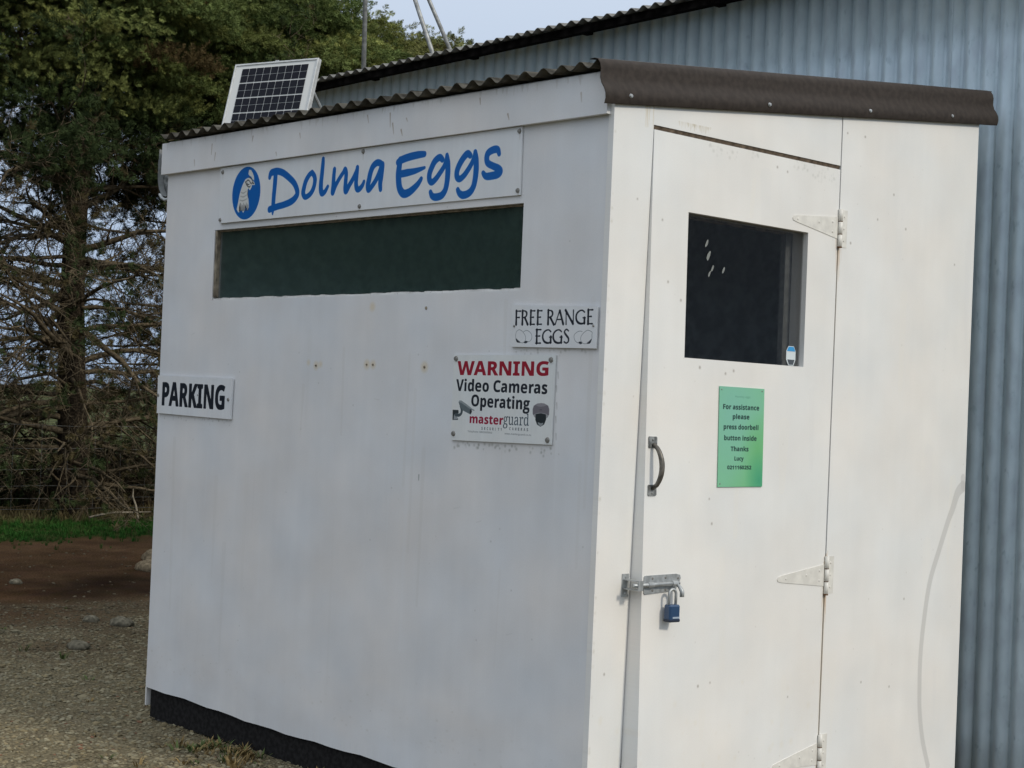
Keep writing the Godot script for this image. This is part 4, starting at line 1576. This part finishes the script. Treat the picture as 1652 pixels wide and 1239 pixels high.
func signs() -> void:
	var bold := font("Droid Sans", true)
	var sans := font("Droid Sans")
	var serif := font("Droid Serif")
	var white := lin(0.72, 0.735, 0.745)
	var blue := lin(0.002, 0.115, 0.42)
	var ink := lin(0.012, 0.017, 0.026)
	# --- the long shop sign: brush script and a hen's head in an egg ---
	var c := Canvas.new(-2.020, 1.944, -0.368, 2.163, 900.0, white)
	c.weather(201, 0.03, 0.02, 0.015)
	c.ellipse(-1838, 2053, 91, 97)
	c.flush(blue)
	c.polygon([-1819, 2108, -1804, 2101, -1789, 2090, -1783, 2079, -1803, 2080, -1806, 2071, -1815, 2061, -1824, 2070, -1830, 2064, -1827, 2048, -1821, 2027, -1818, 2011, -1816, 1999, -1824, 1989, -1833, 2000, -1842, 1994, -1852, 1980, -1863, 1993, -1872, 1988, -1884, 1984, -1896, 1997, -1890, 2015, -1885, 2035, -1879, 2055, -1870, 2075, -1860, 2090, -1847, 2104, -1833, 2108])
	c.flush(lin(0.66, 0.66, 0.63))
	c.polygon([-1829, 2122, -1826, 2138, -1812, 2136, -1800, 2123, -1792, 2110, -1790, 2096, -1801, 2101, -1810, 2111, -1821, 2115])
	c.flush(lin(0.66, 0.66, 0.63))
	for k in [[-1847, 2096, -1838, 2084, -1830, 2078], [-1832, 2078, -1820, 2074, -1812, 2078], [-1845, 2092, -1830, 2100, -1818, 2095], [-1818, 2095, -1812, 2088, -1804, 2084], [-1836, 2090, -1829, 2083, -1820, 2085], [-1822, 2110, -1806, 2102, -1795, 2088], [-1826, 2064, -1828, 2050, -1823, 2034], [-1804, 2090, -1797, 2086, -1790, 2084]]:
		c.stroke(k, [3.0, 4.5, 2.5])
	for k in 9:
		var x := -1872.0 + k * 6.2
		c.stroke([x, 2018.0 - (k % 3) * 4, x - 3.0 + k * 0.4, 2004, x - 6.0 + k * 0.9, 1990], [1.2, 3.0, 4.5])
	c.stroke([-1873, 2017, -1876, 2003, -1874, 1990], [3, 8, 7])
	c.stroke([-1842, 2008, -1838, 2000], [3, 6])
	c.flush(lin(0.05, 0.05, 0.055))
	for k in [[-1872, 2058, -1856, 2054, -1838, 2060], [-1874, 2044, -1856, 2040, -1834, 2046], [-1878, 2030, -1858, 2026, -1830, 2032]]:
		c.stroke(k, [3, 5, 3])
	c.flush(lin(0.32, 0.32, 0.31), 0.7)
	c.stroke([-1656, 2106, -1658, 2068, -1661, 2036, -1663, 1995, -1664, 1966], [25, 25, 24, 23, 8])
	c.stroke([-1692, 2100, -1686, 2114, -1672, 2118, -1646, 2119, -1610, 2110, -1568, 2088, -1537, 2066, -1519, 2038, -1525, 2020, -1552, 2005, -1596, 1996, -1641, 1991, -1684, 1984], [18, 26, 25, 25, 24, 25, 26, 24, 25])
	c.stroke([-1436, 2099, -1421, 2084, -1417, 2066, -1425, 2041, -1443, 2023, -1469, 2015, -1482, 2026, -1482, 2041, -1471, 2070, -1453, 2090, -1436, 2099], [19, 22, 21, 20, 24, 22, 19])
	c.stroke([-1374, 2141, -1375, 2120, -1378, 2086, -1381, 2058, -1380, 2035, -1373, 2022, -1357, 2026, -1341, 2043], [17, 21, 22, 23, 24, 23, 19, 14])
	c.stroke([-1307, 2100, -1309, 2078, -1310, 2050, -1312, 2020, -1299, 2041, -1278, 2065, -1256, 2086, -1247, 2096, -1240, 2082, -1241, 2054, -1242, 2031, -1237, 2020, -1221, 2038, -1199, 2062, -1183, 2086, -1179, 2096, -1181, 2069, -1183, 2044, -1177, 2025, -1165, 2022, -1148, 2033, -1140, 2046], [18, 21, 21, 18, 17, 20, 21, 22, 19, 17, 20, 22, 20, 14])
	c.stroke([-1044, 2094, -1058, 2102, -1075, 2104, -1094, 2094, -1106, 2075, -1113, 2050, -1118, 2031, -1113, 2016, -1094, 2029, -1073, 2050, -1056, 2076, -1045, 2096, -1048, 2062, -1052, 2035, -1049, 2014], [21, 23, 24, 24, 24, 20, 20, 21, 23, 24, 18])
	c.stroke([-830, 2113, -863, 2113, -905, 2110, -943, 2104, -962, 2097], [20, 25, 26, 26, 24])
	c.stroke([-952, 2104, -956, 2080, -958, 2056, -954, 2026, -946, 2006, -929, 1992, -905, 1993, -881, 2003, -857, 2018, -841, 2034], [24, 27, 28, 28, 28, 28, 26, 22, 16])
	c.stroke([-826, 2069, -872, 2062, -914, 2059, -952, 2057], [10, 20, 25, 25])
	c.stroke([-740, 2088, -754, 2096, -776, 2086, -792, 2065, -801, 2045, -799, 2027, -787, 2019, -768, 2029, -749, 2046, -730, 2066, -721, 2086, -719, 2100], [20, 24, 24, 23, 22, 21, 20, 18, 16])
	c.stroke([-718, 2102, -713, 2077, -711, 2046, -713, 2015, -720, 1990, -737, 1974, -764, 1970, -783, 1975, -792, 1988], [13, 23, 25, 24, 23, 25, 25, 21, 17])
	c.stroke([-607, 2090, -620, 2097, -638, 2086, -657, 2065, -667, 2045, -666, 2028, -654, 2020, -635, 2028, -616, 2045, -598, 2066, -588, 2086, -585, 2100], [20, 24, 24, 23, 22, 21, 20, 18, 16])
	c.stroke([-583, 2101, -579, 2077, -577, 2044, -580, 2013, -588, 1989, -606, 1973, -633, 1968, -651, 1975, -660, 1987], [13, 23, 25, 24, 23, 25, 25, 21, 17])
	c.stroke([-474, 2084, -482, 2098, -502, 2099, -524, 2091, -530, 2076, -524, 2060, -500, 2049, -477, 2040, -467, 2030, -478, 2022, -506, 2019, -531, 2020, -544, 2031], [16, 24, 24, 22, 22, 25, 26, 24, 16])
	c.flush(blue)
	for p in [[-1997, 2140], [-1150, 2146], [-385, 2146], [-2003, 1955], [-1160, 1957], [-382, 1966]]:
		c.line([p[0], p[1], p[0], p[1] - 26], [6, 2], lin(0.35, 0.30, 0.24), 0.3)
	var o := board("shop_sign", "long white sign with blue brush lettering and a hen's head in a blue oval", "sign", c, [Vector2(-2.010, 1.951), Vector2(-0.374, 1.952), Vector2(-0.376, 2.1595), Vector2(-2.015, 2.1585)], on_front, 0.003, 0.0085)
	screws(o, on_front, 0.0085, [[-1998, 2141], [-1150, 2148], [-387, 2146], [-2002, 1963], [-1158, 1964], [-384, 1966]], 0.0085, 0.005)
	# --- parking ---
	c = Canvas.new(-2.392, 1.215, -1.868, 1.38, 1500.0, white)
	c.weather(202, 0.03, 0.02, 0.015)
	c.words("PARKING", bold, -2352, 1262, 433, 86, -0.012, 2.6)
	c.flush(ink)
	o = board("parking_sign", "white sign with tall black capitals PARKING at the shed's left edge", "sign", c, [Vector2(-2.388, 1.229), Vector2(-1.875, 1.222), Vector2(-1.871, 1.372), Vector2(-2.390, 1.376)], on_front, 0.003, 0.010)
	screws(o, on_front, 0.010, [[-2382, 1299], [-1893, 1294]], 0.0075)
	screws(o, on_front, 0.010, [[-2101, 1306]], 0.0035, 0.002)
	# --- free range eggs ---
	c = Canvas.new(-0.392, 1.485, -0.026, 1.625, 2000.0, white)
	c.weather(203, 0.03, 0.02, 0.015)
	for k in [[-367, 1602, -366, 1561], [-340, 1602, -339, 1561], [-304, 1602, -303, 1561], [-274, 1602, -273, 1561], [-230, 1602, -229, 1561], [-66, 1601, -65, 1561], [-275, 1545, -274, 1505], [-182, 1600, -166, 1561], [-158, 1601, -126, 1562], [-80, 1578, -80, 1563], [-215, 1524, -215, 1507], [-171, 1524, -171, 1507], [-329, 1581, -316, 1561], [-220, 1580, -205, 1560]]:
		c.stroke(k, [8.4, 7.2, 7.2, 8.6], 6, true)
	for k in [[-199, 1560, -183, 1600], [-154, 1560, -156, 1601], [-125, 1560, -126, 1601]]:
		c.stroke(k, [5.0, 4.0, 4.6], 6, true)
	for y in [[1601, 1582, 1561]]:
		for e in [[-368, -348, 2], [-306, -287, 3], [-276, -257, 3], [-68, -48, 3]]:
			for j in e[2]:
				c.stroke([e[0], y[j], e[1] - (5 if j == 1 else 0), y[j]], [4.0, 3.6, 5.2], 6, true)
	for j in [1545, 1526, 1505]:
		c.stroke([-279, j, -258 - (4 if j == 1526 else 0), j], [4.0, 3.6, 5.2], 6, true)
	for e in [[-341, 0], [-231, 1]]:
		var x: float = e[0]
		c.stroke([x, 1601.5, x + 11, 1601, x + 18, 1597, x + 19.5, 1591, x + 16, 1584.5, x + 4, 1581], [3.6, 4.2, 6.6, 6.8, 5, 3.6])
	c.stroke([-192, 1574.5, -172, 1574.5], [4, 4], 4, true)
	for e in [[0, 0], [-135, -56], [-91, -56]]:
		var d: float = e[0]
		var q: float = e[1]
		c.stroke([-81 + d, 1595 + q, -90 + d, 1600 + q, -102 + d, 1598 + q, -112 + d, 1590 + q, -114 + d, 1578 + q, -108 + d, 1567 + q, -97 + d, 1562 + q, -86 + d, 1562 + q, -80 + d, 1565 + q], [5.0, 4.2, 5.6, 7.0, 7.2, 5.6, 4.4])
		c.stroke([-86 + d, 1578.5 + q, -76.5 + d, 1578.5 + q], [4, 4], 4, true)
	c.stroke([-143, 1541, -151, 1545.5, -158, 1541, -158, 1535, -150, 1527, -142, 1519, -142, 1510, -150, 1505.5, -159, 1509], [4.6, 4.4, 6, 7, 6.4, 4.4, 5])
	for k in [[-364, 1518, -357, 1511, -345, 1507], [-328, 1507, -313, 1509]]:
		c.stroke(k, [3, 8, 2])
	for k in [[-66, 1505, -56, 1508, -49, 1516], [-99, 1507, -87, 1505]]:
		c.stroke(k, [2, 8, 3])
	c.flush(ink)
	for k in [[-366, 1530, -363, 1539, -353, 1545, -341, 1542, -329, 1533, -322, 1521, -325, 1511, -333, 1506, -345, 1507, -358, 1513, -365, 1521, -366, 1530], [-332, 1539, -320, 1543, -307, 1539, -297, 1530, -296, 1519, -303, 1511, -318, 1508, -328, 1508], [-48, 1529, -47, 1536, -57, 1541, -68, 1542, -82, 1534, -91, 1524, -91, 1513, -80, 1504, -64, 1505, -51, 1513, -47, 1521, -48, 1529], [-87, 1539, -98, 1540, -110, 1536, -119, 1528, -117, 1516, -108, 1508, -96, 1505, -89, 1505]]:
		c.stroke(k, [1.7, 1.7])
	c.flush(lin(0.16, 0.18, 0.19), 0.8)
	o = board("egg_sign", "small white sign reading FREE RANGE EGGS with drawn eggs beside the corner", "sign", c, [Vector2(-0.387, 1.494), Vector2(-0.030, 1.490), Vector2(-0.030, 1.610), Vector2(-0.388, 1.620)], on_front, 0.003, 0.009)
	screws(o, on_front, 0.009, [[-374, 1556], [-43, 1555]], 0.004, 0.003)
	# --- the camera warning ---
	c = Canvas.new(-0.652, 1.196, -0.188, 1.476, 2000.0, lin(0.71, 0.73, 0.72))
	c.weather(204, 0.03, 0.02, 0.015)
	c.words("WARNING", bold, -627, 1406, 404, 41, 0.008, 1.1)
	c.flush(lin(0.30, 0.012, 0.030))
	c.words("Video Cameras", bold, -630, 1356, 406, 35, 0.0, 0.5)
	c.words("Operating", bold, -556, 1310, 260, 35, -0.012, 0.6)
	c.flush(ink)
	c.words("master", bold, -560, 1258, 151, 26, 0.0, 0.5)
	c.flush(lin(0.30, 0.012, 0.045))
	c.words("guard", serif, -408, 1258, 112, 33, 0.01)
	c.flush(lin(0.03, 0.055, 0.08))
	var spaced := 0
	for ch in "SECURITY":
		c.words(ch, bold, -505 + spaced * 12.4, 1239, 6.0 if ch != "I" else 2.4, 8.5)
		spaced += 1
	spaced = 0
	for ch in "CAMERAS":
		c.words(ch, bold, -380 + spaced * 12.6, 1243, 6.4, 8.5)
		spaced += 1
	c.flush(lin(0.06, 0.07, 0.08), 0.9)
	c.words("Telephone 0800000000", sans, -568, 1229, 112, 5.5)
	c.words("www.masterguard.co.nz", sans, -400, 1229, 116, 5.5)
	c.flush(lin(0.08, 0.09, 0.10), 0.85)
	# bullet camera
	c.polygon([-642, 1296, -615, 1296, -613, 1287, -620, 1284, -631, 1279, -620, 1272, -615, 1270, -615, 1265, -641, 1264])
	c.flush(lin(0.035, 0.045, 0.05))
	c.polygon([-634, 1282, -617, 1272, -616, 1267, -636, 1266])
	c.flush(lin(0.30, 0.33, 0.34))
	c.stroke([-603, 1309, -599, 1296, -602, 1285, -612, 1280, -626, 1281], [13, 10, 9, 10, 11])
	c.flush(lin(0.07, 0.09, 0.10))
	c.polygon([-616, 1321, -612, 1326, -603, 1326, -580, 1316, -555, 1304, -552, 1293, -558, 1284, -568, 1287, -596, 1296, -612, 1313])
	c.flush(lin(0.13, 0.16, 0.17))
	c.polygon([-616, 1321, -612, 1326, -603, 1326, -556, 1304, -539, 1298, -542, 1295, -556, 1299, -604, 1319])
	c.flush(lin(0.28, 0.31, 0.32))
	c.polygon([-556, 1302, -551, 1293, -557, 1284, -562, 1288, -561, 1298])
	c.flush(lin(0.03, 0.035, 0.04))
	# dome camera
	c.polygon([-282, 1309, -278, 1319, -264, 1326, -247, 1328, -233, 1327, -217, 1321, -212, 1311, -212, 1294, -222, 1287, -270, 1286, -281, 1294])
	c.flush(lin(0.17, 0.16, 0.18))
	c.polygon([-270, 1322, -264, 1326, -247, 1328, -233, 1327, -222, 1323, -233, 1319, -247, 1317, -262, 1318])
	c.flush(lin(0.27, 0.26, 0.28))
	c.ellipse(-246, 1290, 31, 9)
	c.flush(lin(0.33, 0.33, 0.34))
	c.polygon([-269, 1295, -246, 1298, -225, 1295, -223, 1281, -231, 1265, -246, 1258, -261, 1264, -269, 1278])
	c.flush(lin(0.022, 0.03, 0.034))
	c.stroke([-256, 1269, -246, 1264, -237, 1268], [4, 9, 4])
	c.flush(lin(0.42, 0.45, 0.46), 0.8)
	c.stroke([-252, 1308, -243, 1308], [2, 2])
	c.flush(lin(0.06, 0.06, 0.07))
	o = board("camera_warning_sign", "white warning sign with red and black print and two pictured cameras", "sign", c, [Vector2(-0.645, 1.201), Vector2(-0.197, 1.207), Vector2(-0.194, 1.471), Vector2(-0.648, 1.468)], on_front, 0.002, 0.006)
	screws(o, on_front, 0.006, [[-636, 1456], [-213, 1456], [-634, 1222], [-214, 1220]], 0.0095, 0.005)
	# --- the green notice on the door ---
	c = Canvas.new(-0.725, 1.09, -0.48, 1.41, 2000.0, lin(0.20, 0.50, 0.32))
	for y in c.h:
		for x in c.w:
			var fx := float(x) / c.w
			var fy := float(y) / c.h
			var a := clampf((fx * 0.9 + fy * 0.9 - 1.0) * 1.6, 0.0, 1.0)
			var b := clampf(1.0 - Vector2(fx - 0.85, fy - 0.62).length() * 2.6, 0.0, 1.0)
			var d := clampf(1.0 - Vector2(fx - 0.90, fy - 0.92).length() * 3.2, 0.0, 1.0)
			var e := clampf(1.0 - Vector2(fx - 0.3, fy - 0.25).length() * 1.3, 0.0, 1.0)
			var col := lin(0.20, 0.50, 0.30).lerp(lin(0.20, 0.47, 0.36), e).lerp(lin(0.16, 0.47, 0.19), a * 0.8).lerp(lin(0.13, 0.43, 0.15), b * 0.7).lerp(lin(0.06, 0.34, 0.18), d)
			var i := (y * c.w + x) * 3
			c.rgb[i] = col.r
			c.rgb[i + 1] = col.g
			c.rgb[i + 2] = col.b
	# z runs from right to left here: mirrored canvas coordinates (see flip below)
	var lines := [["For assistance", -697, 1334, 182, 14.5], ["please", -648, 1305, 84, 14.0], ["press doorbell", -692, 1273, 176, 14.0], ["button inside", -688, 1239, 164, 14.0], ["Thanks", -654, 1206, 90, 13.5], ["Lucy", -634, 1177, 46, 12.0], ["0211160252", -669, 1150, 122, 11.0]]
	for l in lines:
		c.words(l[0], bold, l[1], l[2], l[3], l[4], 0.0, 0.45)
	c.flush(lin(0.012, 0.045, 0.035))
	c.words("Honesty eggs", sans, -638, 1371, 76, 5.5)
	c.flush(lin(0.05, 0.16, 0.11), 0.6)
	var flip := func(u, v, h): return on_door(-1.205 - u, v, h)
	o = board("green_notice", "narrow green notice with black print fixed to the middle of the door", "notice", c, [Vector2(-0.715, 1.096), Vector2(-0.487, 1.096), Vector2(-0.490, 1.402), Vector2(-0.716, 1.403)], flip, 0.0015, 0.0035, 0.3)
	screws(o, flip, 0.0035, [[-706, 1393], [-502, 1394], [-704, 1106]], 0.0028, 0.0015)


func small_things() -> void:
	# sticker on the door's window
	var w := func(z, y, h): return on_door(z, y, h - 0.018)
	var o := thing("window_sticker", "small blue, white and grey sticker in the lower corner of the door window", "sticker", w.call(-0.84, 1.482, 0.0))
	var s := begin()
	var zc := -0.876
	plate(s, PackedVector2Array([Vector2(zc - 0.016, 1.4835), Vector2(zc + 0.011, 1.4835), Vector2(zc + 0.024, 1.502), Vector2(zc + 0.024, 1.530), Vector2(zc + 0.013, 1.5455), Vector2(zc - 0.015, 1.5455), Vector2(zc - 0.026, 1.530), Vector2(zc - 0.026, 1.502)]), w, 0.0004, 0.0010)
	put("sticker_base", s, plain(lin(0.62, 0.68, 0.70), 0.4), o)
	s = begin()
	plate(s, PackedVector2Array([Vector2(zc - 0.024, 1.529), Vector2(zc + 0.022, 1.529), Vector2(zc + 0.012, 1.5435), Vector2(zc - 0.014, 1.5435)]), w, 0.0012, 0.0016)
	put("blue_band", s, plain(lin(0.04, 0.30, 0.62), 0.4), o)
	s = begin()
	plate(s, PackedVector2Array([Vector2(zc - 0.013, 1.4855), Vector2(zc + 0.009, 1.4855), Vector2(zc + 0.018, 1.502), Vector2(zc - 0.021, 1.502)]), w, 0.0012, 0.0016)
	put("grey_band", s, plain(lin(0.06, 0.07, 0.08), 0.4), o)
	# padlock hanging from the bolt
	var c := Vector3(door_x(-0.25, 0.75) + 0.026, 0.733, -0.255)
	o = thing("padlock", "blue padlock hanging from the galvanised bolt on the door", "padlock", c + Vector3(0, -0.03, 0))
	var t := Transform3D(Basis(Vector3.UP, deg_to_rad(-6.0)), c)
	s = begin()
	box(s, Vector3(-0.0145, -0.022, -0.021), Vector3(0.0145, 0.024, 0.021), 0.0045, t)
	var body := plain(lin(0.012, 0.05, 0.125), 0.35)
	body.clearcoat_enabled = true
	body.clearcoat = 0.5
	put("body", s, body, o)
	s = begin()
	box(s, Vector3(-0.0152, -0.0265, -0.0216), Vector3(0.0152, -0.0165, 0.0216), 0.003, t)
	put("bumper", s, plain(lin(0.012, 0.022, 0.045), 0.5), o)
	s = begin()
	box(s, Vector3(0.0146, -0.0155, -0.017), Vector3(0.0152, -0.0105, 0.010), 0.0, t)
	put("label_strip", s, plain(lin(0.35, 0.42, 0.50), 0.4), o)
	s = begin(true)
	var pts := []
	var rad := []
	for k in 13:
		var a := PI * k / 12.0
		pts.append(t * Vector3(0, 0.053 + sin(a) * 0.015, cos(a) * 0.0135))
		rad.append(0.0042)
	pts.push_front(t * Vector3(0, 0.020, 0.0135))
	rad.push_front(0.0042)
	pts.append(t * Vector3(0, 0.020, -0.0135))
	rad.append(0.0042)
	tube(s, pts, rad, 10)
	put("shackle", s, M.galv, o)
	# pale marks laid over the door's glass
	var sm := plain(lin(0.36, 0.38, 0.36), 0.9)
	sm.transparency = BaseMaterial3D.TRANSPARENCY_ALPHA
	sm.albedo_color.a = 0.5
	var n := 0
	for p in [[-0.437, 1.835, 0.030], [-0.446, 1.797, 0.036], [-0.466, 1.760, 0.024], [-0.520, 1.760, 0.026], [-0.452, 1.742, 0.022]]:
		s = begin()
		var poly := PackedVector2Array()
		for k in 9:
			var a := TAU * k / 9.0
			var l: float = p[2] * 0.5 * rng.randf_range(0.75, 1.1)
			var q := Vector2(cos(a) * l * 0.36, sin(a) * l).rotated(0.45)
			poly.append(Vector2(p[0], p[1]) + q)
		plate(s, poly, w, 0.0004, 0.0008)
		var e := put("glass_mark", s, sm, self)
		tag(e, ["topmost pale mark on the door glass", "largest pale mark on the door glass, second from top", "small pale mark below the largest one on the door glass", "pale mark farthest right of the cluster on the door glass", "lowest tiny mark of the cluster on the door glass"][n], "smear", "pale marks on the door window")
		n += 1
	# field stones lying in the yard
	var st := [[-7.05, -2.83, 0.125, "large tan field stone beside the shed's left edge, nearest the dirt"], [-7.6, -3.2, 0.125, "large tan field stone behind the other one by the shed's left edge"], [-4.66, -1.20, 0.062, "rounded pale stone in the shaded gravel, right of a pair"], [-4.85, -1.12, 0.045, "smaller round stone in the shaded gravel, left of a pair"], [-4.10, -0.64, 0.055, "lone flat pale stone in the shaded gravel nearest the shed"], [-6.6, -1.55, 0.04, "dark little stone out on the brown dirt"]]
	var sm2 := [grainy(lin(0.27, 0.215, 0.14), 0.9, 0.0, 91, 0.35, 3.0), grainy(lin(0.21, 0.19, 0.14), 0.9, 0.0, 92, 0.35, 3.0)]
	for i in st.size():
		var p: Array = st[i]
		s = begin(true)
		blob(s, 300 + i, Vector3(p[0], height(p[0], p[1]) + p[2] * 0.12, p[1]), Vector3(p[2] * 1.25, p[2] * 0.55, p[2]))
		var e := put("field_stone", s, sm2[0 if i < 2 else 1], self)
		tag(e, p[3], "stone", "loose field stones in the yard")
	# pale sticks by the fence
	var stick := grainy(lin(0.34, 0.30, 0.23), 0.9, 0.0, 93, 0.3, 3.0)
	for q in [[Vector3(-10.75, 0.09, -4.35), Vector3(-10.9, 0.12, -5.1), "long pale fallen stick lying along the grass by the fence"], [Vector3(-10.8, 0.06, -4.9), Vector3(-11.0, 0.34, -4.95), "pale upright stick standing in the grass before the fence"]]:
		s = begin(true)
		var a: Vector3 = q[0]
		var b: Vector3 = q[1]
		tube(s, [a, a.lerp(b, 0.35) + Vector3(0.02, 0.03, 0.02), a.lerp(b, 0.7) + Vector3(-0.02, 0.01, 0.01), b], [0.012, 0.012, 0.009, 0.005], 6)
		var e := put("fallen_stick", s, stick, self)
		tag(e, q[2], "stick")


func blob(s: SurfaceTool, sd: int, at: Vector3, size: Vector3) -> void:
	var f := FastNoiseLite.new()
	f.seed = sd
	f.frequency = 0.7
	var g := []
	for i in 9:
		var row := []
		for k in 14:
			var a := PI * i / 8.0
			var b := TAU * k / 14.0
			var d := Vector3(sin(a) * cos(b), cos(a), sin(a) * sin(b))
			row.append(at + d * size * (1.0 + 0.3 * f.get_noise_3dv(d * 1.6)))
		g.append(row)
	for i in 8:
		for k in 14:
			var k2 := (k + 1) % 14
			if i > 0:
				tri(s, g[i][k], g[i][k2], g[i + 1][k2])
			if i < 7:
				tri(s, g[i][k], g[i + 1][k2], g[i + 1][k])
